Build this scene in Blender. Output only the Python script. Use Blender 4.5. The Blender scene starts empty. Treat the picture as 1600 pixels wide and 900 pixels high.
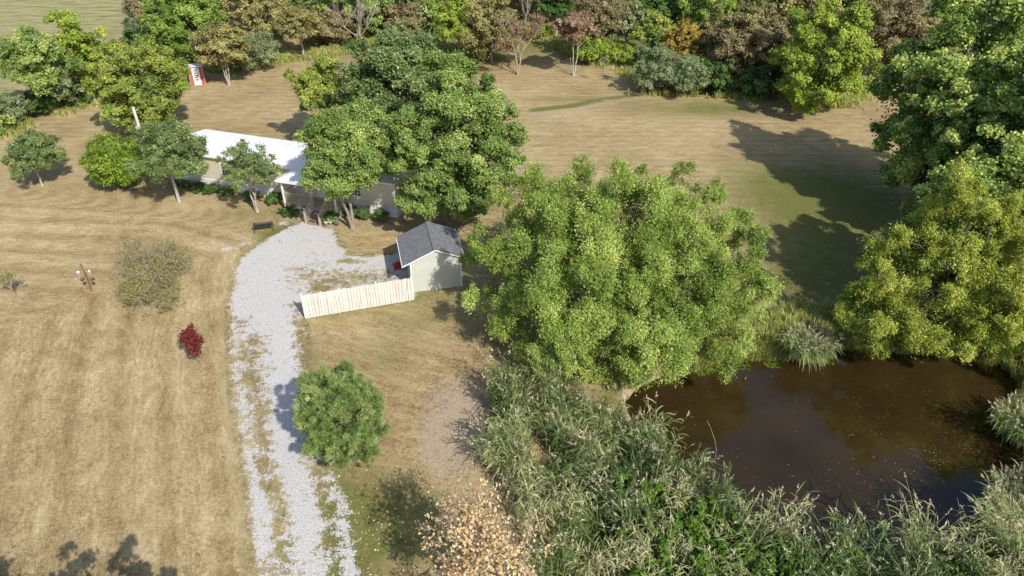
import bpy, bmesh, math, random
import numpy as np
from mathutils import Vector, Matrix

# ------------------------------------------------------------------ camera, sky, sun, exposure
sc = bpy.context.scene
CAMH, TH, FPX = 27.0, math.radians(34.2), 1110.0          # height above the lawn, downward tilt, focal length
cam = bpy.data.cameras.new('camera'); camo = bpy.data.objects.new('camera', cam)
sc.collection.objects.link(camo); sc.camera = camo
camo.location = (0, 0, CAMH); camo.rotation_euler = (math.pi/2 - TH, 0, 0)
cam.sensor_width = 36; cam.lens = FPX/1600*36; cam.clip_start = .5; cam.clip_end = 6000
SH = (-.66, .97)                                           # shadow offset per metre of height
sv = Vector((-SH[0], -SH[1], 1)).normalized()
world = bpy.data.worlds.new('World'); sc.world = world; world.use_nodes = True
nt = world.node_tree; bg = nt.nodes['Background']
sky = nt.nodes.new('ShaderNodeTexSky'); sky.sky_type = 'NISHITA'; sky.sun_disc = False
sky.sun_elevation = math.asin(sv.z); sky.sun_rotation = math.atan2(sv.x, sv.y)
sky.air_density = 1.0; sky.dust_density = 1.5
nt.links.new(sky.outputs[0], bg.inputs[0]); bg.inputs[1].default_value = .14
sl = bpy.data.lights.new('sun', 'SUN'); sl.energy = 4.6; sl.angle = math.radians(.53); sl.color = (1, .945, .86)
so = bpy.data.objects.new('sun', sl); sc.collection.objects.link(so)
so.rotation_euler = sv.to_track_quat('Z', 'Y').to_euler()
sc.view_settings.view_transform = 'Standard'; sc.view_settings.look = 'None'
sc.view_settings.exposure = .25; sc.view_settings.gamma = 1
sc.render.engine = 'CYCLES'
sc.cycles.max_bounces = 6; sc.cycles.diffuse_bounces = 3; sc.cycles.glossy_bounces = 3
sc.cycles.transmission_bounces = 4; sc.cycles.transparent_max_bounces = 4

# ------------------------------------------------------------------ helpers
def G(px, py, z=0.0):
    """ground point seen at a point of the 1600x900 survey picture"""
    a = (px-800)/FPX; b = (450-py)/FPX
    dy = math.cos(TH)+b*math.sin(TH); dz = -math.sin(TH)+b*math.cos(TH)
    t = (z-CAMH)/dz
    return np.array([a*t, dy*t, z])
def height_at(P, py):
    k = (450-py)/FPX
    return CAMH+P[1]*(k*math.cos(TH)-math.sin(TH))/(math.cos(TH)+k*math.sin(TH))
def depth_at(P, z=0): return P[1]*math.cos(TH)-(z-CAMH)*math.sin(TH)

def link(o, parent=None):
    sc.collection.objects.link(o)
    if parent is not None: o.parent = parent
    return o
def tag(o, label=None, cat=None, group=None, kind=None):
    if label: o['label'] = label
    if cat: o['category'] = cat
    if group: o['group'] = group
    if kind: o['kind'] = kind
    return o
def empty(name, loc, label, cat, group=None, rz=0):
    o = bpy.data.objects.new(name, None); o.empty_display_size = .3
    o.location = tuple(float(v) for v in loc); o.rotation_euler = (0, 0, rz)
    link(o); return tag(o, label, cat, group)
def np_mesh(name, V, F, mats, attrs=None, smooth=False, mi=None):
    """V (n,3); F (m,k) all with the same k"""
    V = np.asarray(V, dtype=np.float32); F = np.asarray(F, dtype=np.int32)
    me = bpy.data.meshes.new(name); k = F.shape[1]
    me.vertices.add(len(V)); me.vertices.foreach_set('co', V.ravel())
    me.loops.add(F.size); me.loops.foreach_set('vertex_index', F.ravel())
    me.polygons.add(len(F)); me.polygons.foreach_set('loop_start', np.arange(0, F.size, k, dtype=np.int32))
    if mi is not None: me.polygons.foreach_set('material_index', np.asarray(mi, dtype=np.int32))
    me.polygons.foreach_set('use_smooth', np.full(len(F), smooth, dtype=bool))
    me.update(calc_edges=True)
    for m in (mats if isinstance(mats, (list, tuple)) else [mats]): me.materials.append(m)
    for an, (ty, arr) in (attrs or {}).items():
        at = me.attributes.new(an, ty, 'POINT')
        at.data.foreach_set('value' if ty == 'FLOAT' else 'vector', np.asarray(arr, dtype=np.float32).ravel())
    return me
def obj_of(name, me, parent=None): return link(bpy.data.objects.new(name, me), parent)

class MB:
    """collects boxes, prisms and tubes into one mesh"""
    def __init__(s): s.v = []; s.f = []
    def poly(s, pts, faces):
        o = len(s.v); s.v += [tuple(map(float, p)) for p in pts]; s.f += [tuple(i+o for i in f) for f in faces]
    def box(s, x0, x1, y0, y1, z0, z1, rz=0, about=None):
        p = [(x, y, z) for z in (z0, z1) for x, y in ((x0, y0), (x1, y0), (x1, y1), (x0, y1))]
        if rz:
            ax, ay = about if about else ((x0+x1)/2, (y0+y1)/2); c, n = math.cos(rz), math.sin(rz)
            p = [(ax+(x-ax)*c-(y-ay)*n, ay+(x-ax)*n+(y-ay)*c, z) for x, y, z in p]
        s.poly(p, [(3, 2, 1, 0), (4, 5, 6, 7), (0, 1, 5, 4), (1, 2, 6, 5), (2, 3, 7, 6), (3, 0, 4, 7)])
    def beam(s, a, b, w, h=None):
        """square bar from a to b"""
        a, b = Vector(a), Vector(b); d = (b-a).normalized(); h = h or w
        up = Vector((0, 0, 1)) if abs(d.z) < .95 else Vector((0, 1, 0))
        u = d.cross(up).normalized()*w/2; v = u.cross(d).normalized()*h/2
        p = [a-u-v, a+u-v, a+u+v, a-u+v, b-u-v, b+u-v, b+u+v, b-u+v]
        s.poly(p, [(3, 2, 1, 0), (4, 5, 6, 7), (0, 1, 5, 4), (1, 2, 6, 5), (2, 3, 7, 6), (3, 0, 4, 7)])
    def tube(s, pts, r, n=8, r1=None, closed=False):
        pts = [Vector(p) for p in pts]; m = len(pts); o = len(s.v)
        for i, p in enumerate(pts):
            d = (pts[min(i+1, m-1)]-pts[max(i-1, 0)])
            if closed: d = pts[(i+1) % m]-pts[i-1]
            d.normalize(); up = Vector((0, 0, 1)) if abs(d.z) < .9 else Vector((1, 0, 0))
            u = d.cross(up).normalized(); v = u.cross(d)
            rr = r if r1 is None else r+(r1-r)*i/(m-1)
            for k in range(n):
                a = 2*math.pi*k/n; s.v.append(tuple(p+u*math.cos(a)*rr+v*math.sin(a)*rr))
        for i in range(m if closed else m-1):
            j = (i+1) % m
            for k in range(n):
                l = (k+1) % n; s.f.append((o+i*n+k, o+i*n+l, o+j*n+l, o+j*n+k))
        if not closed:
            s.f.append(tuple(o+k for k in reversed(range(n)))); s.f.append(tuple(o+(m-1)*n+k for k in range(n)))
    def lathe(s, prof, c=(0, 0), n=18, z=0):
        o = len(s.v)
        for r, h in prof:
            for k in range(n):
                a = 2*math.pi*k/n; s.v.append((c[0]+r*math.cos(a), c[1]+r*math.sin(a), z+h))
        for i in range(len(prof)-1):
            for k in range(n):
                l = (k+1) % n; s.f.append((o+i*n+k, o+i*n+l, o+(i+1)*n+l, o+(i+1)*n+k))
        s.f.append(tuple(o+k for k in reversed(range(n)))); s.f.append(tuple(o+(len(prof)-1)*n+k for k in range(n)))
    def build(s, name, m, parent=None, smooth=False, bevel=0):
        me = bpy.data.meshes.new(name); me.from_pydata(s.v, [], s.f); me.materials.append(m)
        bm = bmesh.new(); bm.from_mesh(me); bmesh.ops.recalc_face_normals(bm, faces=bm.faces)
        if bevel: bmesh.ops.bevel(bm, geom=bm.edges[:], offset=bevel, segments=1, affect='EDGES')
        bm.to_mesh(me); bm.free()
        if smooth: me.polygons.foreach_set('use_smooth', [True]*len(me.polygons))
        return obj_of(name, me, parent)

# ---- materials
def newmat(name):
    m = bpy.data.materials.new(name); m.use_nodes = True; t = m.node_tree
    return m, t, t.nodes['Principled BSDF']
def N(t, ty, **kw):
    n = t.nodes.new(ty)
    for k, v in kw.items(): setattr(n, k, v)
    return n
def ramp(t, fac, stops, interp='LINEAR'):
    r = N(t, 'ShaderNodeValToRGB'); r.color_ramp.interpolation = interp
    el = r.color_ramp.elements
    while len(el) < len(stops): el.new(.5)
    for e, (p, c) in zip(el, stops): e.position = p; e.color = (*c, 1) if len(c) == 3 else c
    t.links.new(fac, r.inputs[0]); return r.outputs[0]
def noise(t, vec, scale, detail=4, rough=.55, dist=0):
    n = N(t, 'ShaderNodeTexNoise'); n.inputs['Scale'].default_value = scale
    n.inputs['Detail'].default_value = detail; n.inputs['Roughness'].default_value = rough
    n.inputs['Distortion'].default_value = dist
    if vec is not None: t.links.new(vec, n.inputs['Vector'])
    return n.outputs[0]
def math_(t, op, a, b=None, c=None, clamp=False):
    n = N(t, 'ShaderNodeMath', operation=op); n.use_clamp = clamp
    for i, v in enumerate((a, b, c)):
        if v is None: continue
        if isinstance(v, (int, float)): n.inputs[i].default_value = v
        else: t.links.new(v, n.inputs[i])
    return n.outputs[0]
def mixc(t, fac, a, b, mode='MIX'):
    n = N(t, 'ShaderNodeMix', data_type='RGBA', blend_type=mode)
    for i, v in ((0, fac), (6, a), (7, b)):
        if isinstance(v, (int, float)): n.inputs[i].default_value = v
        elif isinstance(v, tuple): n.inputs[i].default_value = (*v, 1)
        else: t.links.new(v, n.inputs[i])
    return n.outputs[2]
def attr(t, name, out=2):
    n = N(t, 'ShaderNodeAttribute', attribute_name=name); return n.outputs[out]
def objco(t): return N(t, 'ShaderNodeTexCoord').outputs['Object']
def mapping(t, vec, scale=(1, 1, 1)):
    n = N(t, 'ShaderNodeMapping'); n.inputs['Scale'].default_value = scale; t.links.new(vec, n.inputs[0]); return n.outputs[0]
def bump(t, bs, h, strength=.3, dist=.05):
    b = N(t, 'ShaderNodeBump'); b.inputs['Strength'].default_value = strength; b.inputs['Distance'].default_value = dist
    t.links.new(h, b.inputs['Height']); t.links.new(b.outputs[0], bs.inputs['Normal'])
def painted(name, col, col2=None, rough=.55, scale=3, metal=0, stripes=None, bumpk=.15, spec=.4, grime=None):
    """paint/metal/wood with uneven wear; stripes=(axis scale vector, strength) adds fine lines"""
    m, t, b = newmat(name); co = objco(t)
    n1 = noise(t, co, scale, 6, .62)
    c2 = col2 or tuple(v*.8 for v in col)
    c = ramp(t, n1, [(.32, c2), (.62, col)])
    if grime:
        g = noise(t, co, scale*.6, 8, .7)
        c = mixc(t, math_(t, 'MULTIPLY', math_(t, 'SUBTRACT', g, .52, clamp=True), 3.5, clamp=True), c, grime)
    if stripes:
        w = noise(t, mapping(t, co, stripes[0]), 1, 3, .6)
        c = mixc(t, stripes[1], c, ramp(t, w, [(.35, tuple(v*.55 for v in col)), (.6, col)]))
    t.links.new(c, b.inputs['Base Color'])
    b.inputs['Roughness'].default_value = rough; b.inputs['Metallic'].default_value = metal
    b.inputs['Specular IOR Level'].default_value = spec
    bump(t, b, noise(t, co, scale*9, 5, .7), bumpk, .02)
    return m
def leafmat(name, stops, trans=.36, rough=.5, spec=.35, gain=1.85):
    stops = [(p, tuple(v*gain for v in c)) for p, c in stops]
    m, t, b = newmat(name)
    a = attr(t, 'tint')
    c = ramp(t, a, stops)
    t.links.new(c, b.inputs['Base Color']); b.inputs['Roughness'].default_value = rough
    b.inputs['Specular IOR Level'].default_value = spec
    tr = N(t, 'ShaderNodeBsdfTranslucent')
    cb = mixc(t, .5, c, mixc(t, 1.0, c, (1.25, 1.25, .5), 'MULTIPLY'))
    t.links.new(cb, tr.inputs[0])
    mx = N(t, 'ShaderNodeMixShader'); mx.inputs[0].default_value = trans
    t.links.new(b.outputs[0], mx.inputs[1]); t.links.new(tr.outputs[0], mx.inputs[2])
    t.links.new(mx.outputs[0], t.nodes['Material Output'].inputs[0])
    return m
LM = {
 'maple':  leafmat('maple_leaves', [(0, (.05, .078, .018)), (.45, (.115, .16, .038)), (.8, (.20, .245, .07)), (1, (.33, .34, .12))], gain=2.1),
 'silver': leafmat('silver_maple_leaves', [(0, (.05, .075, .022)), (.5, (.105, .145, .045)), (.85, (.19, .23, .09)), (1, (.32, .34, .20))], rough=.4),
 'yellow': leafmat('yellowing_leaves', [(0, (.065, .09, .018)), (.4, (.13, .17, .032)), (.75, (.24, .265, .05)), (.96, (.38, .35, .08)), (1, (.36, .17, .05))]),
 'bright': leafmat('bright_leaves', [(0, (.055, .095, .016)), (.5, (.13, .19, .035)), (1, (.25, .30, .07))]),
 'lime':   leafmat('lime_leaves', [(0, (.08, .12, .015)), (.45, (.17, .225, .03)), (.9, (.27, .31, .05)), (1, (.38, .36, .09))]),
 'willow': leafmat('willow_leaves', [(0, (.065, .095, .014)), (.45, (.145, .195, .036)), (1, (.31, .36, .10))], trans=.24, gain=1.8),
 'willow2': leafmat('willow_leaves_yellow', [(0, (.07, .09, .012)), (.45, (.17, .20, .028)), (1, (.34, .36, .085))], trans=.27, gain=2.0),
 'pine':   leafmat('pine_needles', [(0, (.05, .08, .02)), (.5, (.12, .165, .05)), (.9, (.22, .26, .10)), (1, (.32, .29, .12))], trans=.25, gain=2.1),
 'cedar':  leafmat('cedar_foliage', [(0, (.02, .045, .012)), (.6, (.05, .09, .02)), (1, (.10, .14, .03))], trans=.1),
 'arbor':  leafmat('arborvitae_foliage', [(0, (.04, .07, .008)), (.5, (.10, .145, .016)), (1, (.22, .26, .035))], trans=.15),
 'tips':   leafmat('pale_tipped_leaves', [(0, (.045, .078, .016)), (.42, (.11, .16, .033)), (.62, (.19, .24, .06)), (.78, (.31, .33, .10)), (1, (.44, .42, .17))], gain=2.15),
 'dark':   leafmat('dark_leaves', [(0, (.025, .055, .012)), (.5, (.055, .105, .02)), (1, (.11, .16, .035))]),
 'greygreen': leafmat('greygreen_leaves', [(0, (.07, .095, .04)), (.5, (.14, .17, .08)), (1, (.25, .28, .15))]),
 'olive':  leafmat('olive_leaves', [(0, (.085, .08, .025)), (.5, (.18, .165, .06)), (1, (.29, .27, .11))]),
 'brown':  leafmat('brown_leaves', [(0, (.085, .072, .032)), (.5, (.165, .138, .068)), (.85, (.26, .22, .115)), (1, (.19, .21, .06))]),
 'rust':   leafmat('rust_leaves', [(0, (.10, .062, .038)), (.5, (.19, .13, .08)), (1, (.28, .215, .14))]),
 'orange': leafmat('orange_leaves', [(0, (.12, .085, .015)), (.5, (.23, .165, .03)), (1, (.31, .25, .06))]),
 'cream':  leafmat('cream_leaves', [(0, (.36, .20, .09)), (.3, (.56, .41, .23)), (.8, (.66, .54, .33)), (.95, (.30, .29, .06)), (1, (.38, .09, .04))], trans=.35, gain=1.2),
 'red':    leafmat('red_leaves', [(0, (.06, .006, .006)), (.6, (.15, .014, .012)), (1, (.25, .055, .03))], trans=.25, gain=1.15),
 'straw':  leafmat('olive_straw_leaves', [(0, (.10, .09, .03)), (.5, (.17, .155, .055)), (.85, (.26, .225, .09)), (1, (.17, .19, .05))]),
 'reed':   leafmat('reed_blades', [(0, (.05, .085, .028)), (.3, (.10, .15, .042)), (.6, (.20, .24, .085)), (.88, (.34, .34, .17)), (1, (.47, .42, .26))], trans=.25, rough=.45, gain=1.25),
 'plume':  leafmat('reed_plumes', [(0, (.17, .13, .10)), (.5, (.32, .27, .20)), (1, (.50, .45, .34))], trans=.3),
 'vine':   leafmat('vine_leaves', [(0, (.06, .13, .012)), (.5, (.12, .235, .022)), (1, (.25, .33, .055))], trans=.35, gain=1.0),
 'weed':   leafmat('weed_blades', [(0, (.09, .12, .03)), (.4, (.17, .20, .05)), (.75, (.34, .32, .13)), (1, (.48, .42, .22))]),
 'dry': leafmat('dry_grass_blades', [(0, (.17, .12, .06)), (.5, (.26, .195, .11)), (1, (.37, .30, .18))], gain=1.0),
 'drive': leafmat('drive_weed_blades', [(0, (.10, .10, .03)), (.5, (.19, .165, .07)), (1, (.33, .26, .14))], gain=1.1),
 'litter': leafmat('fallen_leaves', [(0, (.20, .12, .04)), (.5, (.42, .33, .15)), (1, (.6, .5, .3))], trans=.1),
}
def barkmat(name, a, b_):
    m, t, b = newmat(name); co = objco(t)
    c = ramp(t, noise(t, mapping(t, co, (6, 6, 1.5)), 2.2, 5, .7), [(.3, a), (.65, b_)])
    t.links.new(c, b.inputs['Base Color']); b.inputs['Roughness'].default_value = .9
    bump(t, b, noise(t, mapping(t, co, (9, 9, 2)), 3, 4, .7), .6, .03); return m
BK = {'grey': barkmat('grey_bark', (.13, .11, .09), (.34, .30, .25)), 'pale': barkmat('pale_bark', (.24, .215, .18), (.47, .435, .38)),
      'dark': barkmat('dark_bark', (.05, .04, .03), (.15, .12, .09)), 'twig': barkmat('twig_bark', (.18, .14, .11), (.38, .33, .28))}

# ---- geometry of plants (numpy)
def unit(v): return v/(np.linalg.norm(v, axis=-1, keepdims=True)+1e-9)
def quads_from(C, A, B, L, W):
    """rhombic leaves at C, long axis A (len L), cross axis B (len W)"""
    n = len(C); V = np.empty((n, 4, 3), np.float32)
    V[:, 0] = C-A*(L*.5)[:, None]; V[:, 1] = C+B*(W*.5)[:, None]-A*(L*.08)[:, None]
    V[:, 2] = C+A*(L*.5)[:, None]; V[:, 3] = C-B*(W*.5)[:, None]-A*(L*.08)[:, None]
    return V.reshape(-1, 3), np.arange(n*4, dtype=np.int32).reshape(n, 4)
def leaves(rng, C, out, L, W, tint, mode='broad'):
    n = len(C)
    if mode == 'broad':
        nr = unit(out*.6+np.array([.05, -.12, .55])+rng.normal(0, .48, (n, 3)))
        a = unit(np.cross(nr, rng.normal(0, 1, (n, 3)))); a[:, 2] -= .25; a = unit(a)
    elif mode == 'willow':
        a = unit(out*.55+np.array([0, 0, -.35])+rng.normal(0, .55, (n, 3)))
        nr = unit(out*.3+np.array([0, 0, .6])+rng.normal(0, .5, (n, 3)))
    elif mode == 'needle':
        a = unit(out*.8+np.array([0, 0, .35])+rng.normal(0, .45, (n, 3)))
        nr = unit(rng.normal(0, 1, (n, 3))+np.array([0, 0, .6]))
    else:  # flat sprays
        a = unit(out*np.array([1, 1, .1])+np.array([0, 0, -.25])+rng.normal(0, .3, (n, 3)))
        nr = unit(np.array([0, 0, 1])+out*.5+rng.normal(0, .3, (n, 3)))
    b = unit(np.cross(nr, a))
    l = L*rng.uniform(.65, 1.3, n); w = W*rng.uniform(.7, 1.25, n)
    V, F = quads_from(C, a, b, l, w)
    return V, F, np.repeat(np.clip(tint, 0, 1), 4)
def crown(rng, lobes, K, n, L, W, mode='broad', rough=.22, subk=11, bsize=(.24, .40), core=.10, squash=.8, low=-.45):
    """lobes: (cx,cy,cz,rx,ry,rz). Returns V,F,tint and the bough centres"""
    lob = np.array(lobes, float); vol = (lob[:, 3]*lob[:, 4]*lob[:, 5])**(2/3); pick = rng.choice(len(lob), K*4, p=vol/vol.sum())
    d = unit(rng.normal(0, 1, (K*4, 3))); d[:, 2] = np.where(d[:, 2] < low, -d[:, 2], d[:, 2])
    rad = rng.uniform(.55, .84, K*4)*(1+rng.normal(0, rough, K*4).clip(-.35, .3))
    c = lob[pick, :3]+d*lob[pick, 3:6]*rad[:, None]
    inside = np.zeros(K*4, bool)                       # drop boughs buried in another lobe
    for i in range(len(lob)):
        q = np.linalg.norm((c-lob[i, :3])/lob[i, 3:6], axis=1); inside |= (q < .5) & (pick != i)
    idx = np.where(~inside)[0]
    sel = [idx[0]]; scale = lob[:, 3].mean()*.9                   # spread them: greedy farthest of a few
    for _ in range(min(K, len(idx))-1):
        cand = rng.choice(idx, 9); dd = np.linalg.norm(c[cand][:, None]-c[sel][None], axis=2).min(1)
        sel.append(cand[dd.argmax()])
    c = c[sel]; d = d[sel]; pk = pick[sel]
    bs = lob[pk, 3:6].mean(1)*rng.uniform(*bsize, len(sel))
    btint = rng.normal(0, .12, len(sel))
    # sub-clumps on every bough
    M = len(sel)*subk; bi = np.repeat(np.arange(len(sel)), subk)
    sd = unit(rng.normal(0, 1, (M, 3))+d[bi]*.7+np.array([0, 0, .35]))
    sc_ = c[bi]+sd*(bs[bi]*rng.uniform(.45, 1.05, M))[:, None]*np.array([1, 1, squash])
    ss = bs[bi]*rng.uniform(.18, .40, M); st = btint[bi]+rng.normal(0, .10, M)
    nb = int(n*(1-core)); p = ss**2; li = rng.choice(M, nb, p=p/p.sum())
    ld = rng.normal(0, .55, (nb, 3)); C = sc_[li]+ld*ss[li][:, None]*np.array([1, 1, squash])
    out = unit(unit(ld)*.6+sd[li]*.6+d[bi[li]]*.4)
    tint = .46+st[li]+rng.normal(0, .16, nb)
    nc = n-nb                                            # a few leaves inside, tinted dark so gaps between boughs look shaded
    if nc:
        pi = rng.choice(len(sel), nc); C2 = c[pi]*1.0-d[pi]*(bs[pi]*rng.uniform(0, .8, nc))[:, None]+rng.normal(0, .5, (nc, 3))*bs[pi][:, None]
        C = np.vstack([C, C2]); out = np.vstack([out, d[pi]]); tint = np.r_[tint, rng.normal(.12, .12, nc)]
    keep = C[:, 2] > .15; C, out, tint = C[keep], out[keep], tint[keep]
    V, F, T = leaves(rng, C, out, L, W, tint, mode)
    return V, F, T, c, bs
def segs_mesh(S, n=6):
    """S: list of (p0,p1,r0,r1) -> prism tubes"""
    p0 = np.array([s[0] for s in S], float); p1 = np.array([s[1] for s in S], float)
    r0 = np.array([s[2] for s in S]); r1 = np.array([s[3] for s in S])
    d = unit(p1-p0); up = np.where(np.abs(d[:, 2:3]) > .9, np.array([[1., 0, 0]]), np.array([[0, 0, 1.]]))
    u = unit(np.cross(d, up)); v = np.cross(u, d); m = len(S)
    an = np.arange(n)*2*np.pi/n; ring = u[:, None]*np.cos(an)[None, :, None]+v[:, None]*np.sin(an)[None, :, None]
    V = np.concatenate([p0[:, None]+ring*r0[:, None, None], (p1+d*r1[:, None]*.3)[:, None]+ring*r1[:, None, None]], 1).reshape(-1, 3)
    k = np.arange(n); q = np.stack([k, (k+1) % n, (k+1) % n+n, k+n], 1)
    F = (q[None]+(np.arange(m)*2*n)[:, None, None]).reshape(-1, 4)
    return V, F
def limb(S, rng, a, b, r0, r1, n=4, wob=.08, sag=.0):
    a = np.array(a, float); b = np.array(b, float); L = np.linalg.norm(b-a); prev = a; pr = r0
    for i in range(1, n+1):
        t = i/n; q = a+(b-a)*t+rng.normal(0, wob*L*.35, 3)*(t < 1)+np.array([0, 0, sag*L*math.sin(math.pi*t)])
        r = r0+(r1-r0)*t; S.append((prev, q, pr, r)); prev, pr = q, r
def trunk_mesh(rng, boughs, h, r, fork, n_limb=22, stems=1, spread=.3, lean=(0, 0), top=1.0):
    S = []
    for s in range(stems):
        a = 2*math.pi*(s+rng.uniform(0, .5))/max(stems, 1)
        b0 = np.array([math.cos(a), math.sin(a), 0])*(spread*.25 if stems > 1 else 0)
        b1 = np.array([math.cos(a), math.sin(a), 0])*(spread*h*.3 if stems > 1 else 0)+np.array([lean[0], lean[1], h*.8])
        rr = r/(stems**.45); fk = b0+(b1-b0)*fork/.8*.8+rng.normal(0, .02, 3)*h*.5
        S.append((b0+np.array([0, 0, -.15]), b0+(fk-b0)*.12, rr*1.5, rr*1.05)); limb(S, rng, b0+(fk-b0)*.12, fk, rr*1.05, rr*.8, 4, .04)
        b1 = fk+(b1-fk)*top; limb(S, rng, fk, b1, rr*.8, rr*.2, 5, .07)
        ids = rng.permutation(len(boughs))[:n_limb//stems]
        for i in ids:
            c = boughs[i]; t = min(.9, max(0, (c[2]*.62-fk[2])/max(b1[2]-fk[2], .1)))
            o = fk+(b1-fk)*t; limb(S, rng, o, c, rr*.38*(1-.5*t), rr*.07, 4, .12, .06)
    return segs_mesh(S)
def branchy(rng, p, d, L, r, lev, S, tips, fork=3, ang=.6, up=.15, shrink=.72):
    """recursive bare branching"""
    n = 3; cur = np.array(p, float); dd = np.array(d, float)
    for i in range(n):
        dd = unit(dd+rng.normal(0, .12, 3)+np.array([0, 0, up*.3])); q = cur+dd*L/n
        S.append((cur, q, r*(1-.25*i/n), r*(1-.25*(i+1)/n))); cur = q
        if lev <= 1: tips.append((q, dd))
    if lev == 0: tips.append((cur, dd)); return
    for k in range(fork+(rng.random() < .4)):
        e = unit(dd+rng.normal(0, ang, 3)+np.array([0, 0, up]))
        branchy(rng, cur, e, L*shrink*rng.uniform(.75, 1.2), r*.62, lev-1, S, tips, fork, ang, up, shrink)

PLANT_SEED = 11
def plant_tree(name, base, top_y, width, label, kind='maple', cat='tree', group=None, n=30000, leaf=(.2, .13), lo=.2, K=36,
               mode='broad', bark='grey', stems=1, fork=.22, seed=1, lobes=None, prof='round', off=(0, 0), h=None, R=None, tr=None,
               rough=.22, bsize=(.24, .40), subk=11, rot=0, core=.1, squash=.8):
    """a tree > trunk, crown standing at base (picture point on the ground)"""
    rng = np.random.default_rng(seed*7+PLANT_SEED)
    P = G(*base) if len(base) == 2 else np.array(base, float)
    if h is None: h = height_at(P, top_y)
    if R is None: R = width/2/FPX*depth_at(P, h*.5)
    h_ = h/1.04; zc = (h_+h_*lo)/2; rz = (h_-h_*lo)/2
    if lobes is None:
        if prof == 'round': lobes = [(off[0], off[1], zc, R*.93, R*.93, rz*.95)]
        elif prof == 'cone': lobes = [(0, 0, h_*(lo+.2*(1-lo)), R*.95, R*.95, rz*.55), (0, 0, h_*(lo+.45*(1-lo)), R*.75, R*.75, rz*.55), (0, 0, h_*(lo+.75*(1-lo)), R*.42, R*.42, rz*.42)]
        elif prof == 'multi':
            lobes = [(off[0], off[1], zc, R*.7, R*.7, rz*.97)]
            for i in range(5):
                a = i*2*math.pi/5+rng.uniform(-.3, .3); q = rng.uniform(.42, .55)
                lobes.append((off[0]+R*q*math.cos(a), off[1]+R*q*math.sin(a), zc+rz*rng.uniform(-.3, .25), R*.5, R*.5, rz*rng.uniform(.5, .7)))
    V, F, T, bc, bs = crown(rng, lobes, K, n, leaf[0], leaf[1], mode, rough, subk, bsize, core, squash, -.45 if lo > .12 else -.95)
    root = empty(name, P, label, cat, group, rot)
    tv, tf = trunk_mesh(rng, bc, h_, tr or max(.05, h*.022), fork, min(len(bc), 26), stems, top=.6 if prof == 'cone' else 1.0)
    obj_of('trunk', np_mesh('trunk', tv, tf, BK[bark], smooth=True), root)
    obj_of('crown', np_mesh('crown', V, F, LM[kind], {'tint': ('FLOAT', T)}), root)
    return root
def sparse_tree(name, base, h, label, kind=None, cat='tree', group=None, lev=4, fork=3, ang=.55, up=.15, L0=.3, r=.08, perl=5,
                leaf=(.12, .08), spreadleaf=.12, bark='twig', seed=1, stems=1, tilt=.25, shrink=.72, flat=1.0):
    rng = np.random.default_rng(seed*13+5); P = G(*base) if len(base) == 2 else np.array(base, float)
    S = []; tips = []
    for s in range(stems):
        a = rng.uniform(0, 6.28); d = unit(np.array([math.cos(a)*tilt*(stems > 1), math.sin(a)*tilt*(stems > 1), 1.0]))
        branchy(rng, (0, 0, -.05), d, h*L0, r, lev, S, tips, fork, ang, up, shrink)
    zt = max(s[1][2] for s in S); k = h/zt
    S = [(np.array(a_)*np.array([k*flat, k*flat, k]), np.array(b_)*np.array([k*flat, k*flat, k]), r0, r1) for a_, b_, r0, r1 in S]
    root = empty(name, P, label, cat, group)
    tv, tf = segs_mesh(S, 5); obj_of('trunk', np_mesh('trunk', tv, tf, BK[bark]), root)
    if kind and perl:
        tp = np.array([t[0] for t in tips])*np.array([k*flat, k*flat, k]); td = np.array([t[1] for t in tips])
        i = np.repeat(np.arange(len(tp)), perl); C = tp[i]+rng.normal(0, spreadleaf, (len(i), 3))
        base_t = rng.normal(.45, .15, len(tp))[i]
        V, F, T = leaves(rng, C, td[i], leaf[0], leaf[1], base_t+rng.normal(0, .17, len(i)))
        obj_of('crown', np_mesh('crown', V, F, LM[kind], {'tint': ('FLOAT', T)}), root)
    return root
def shrub(name, base, w, h, label, kind, n=6000, leaf=(.12, .08), group=None, seed=1, mode='broad', K=16, ry=None, cat='shrub', rz=0, pos=None, subk=10, rough=.15):
    rng = np.random.default_rng(seed*17+3); P = G(*base) if pos is None else np.array(pos, float); ry = ry or w
    V, F, T, bc, bs = crown(rng, [(0, 0, h*.5, w/2, ry/2, h*.5)], K, n, leaf[0], leaf[1], mode, rough, subk, (.3, .45), .25)
    S = []
    for c in bc[:8]: limb(S, rng, (c[0]*.15, c[1]*.15, -.05), c, .025*h, .008*h, 3, .08)
    tv, tf = segs_mesh(S, 5); me = np_mesh(name, np.vstack([V, tv]), np.vstack([F, tf+len(V)]), [LM[kind], BK['dark']],
        {'tint': ('FLOAT', np.r_[T, np.full(len(tv), .2)])}, mi=np.r_[np.zeros(len(F)), np.ones(len(tf))])
    o = obj_of(name, me); o.location = tuple(map(float, P)); o.rotation_euler[2] = rz
    return tag(o, label, cat, group)

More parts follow.
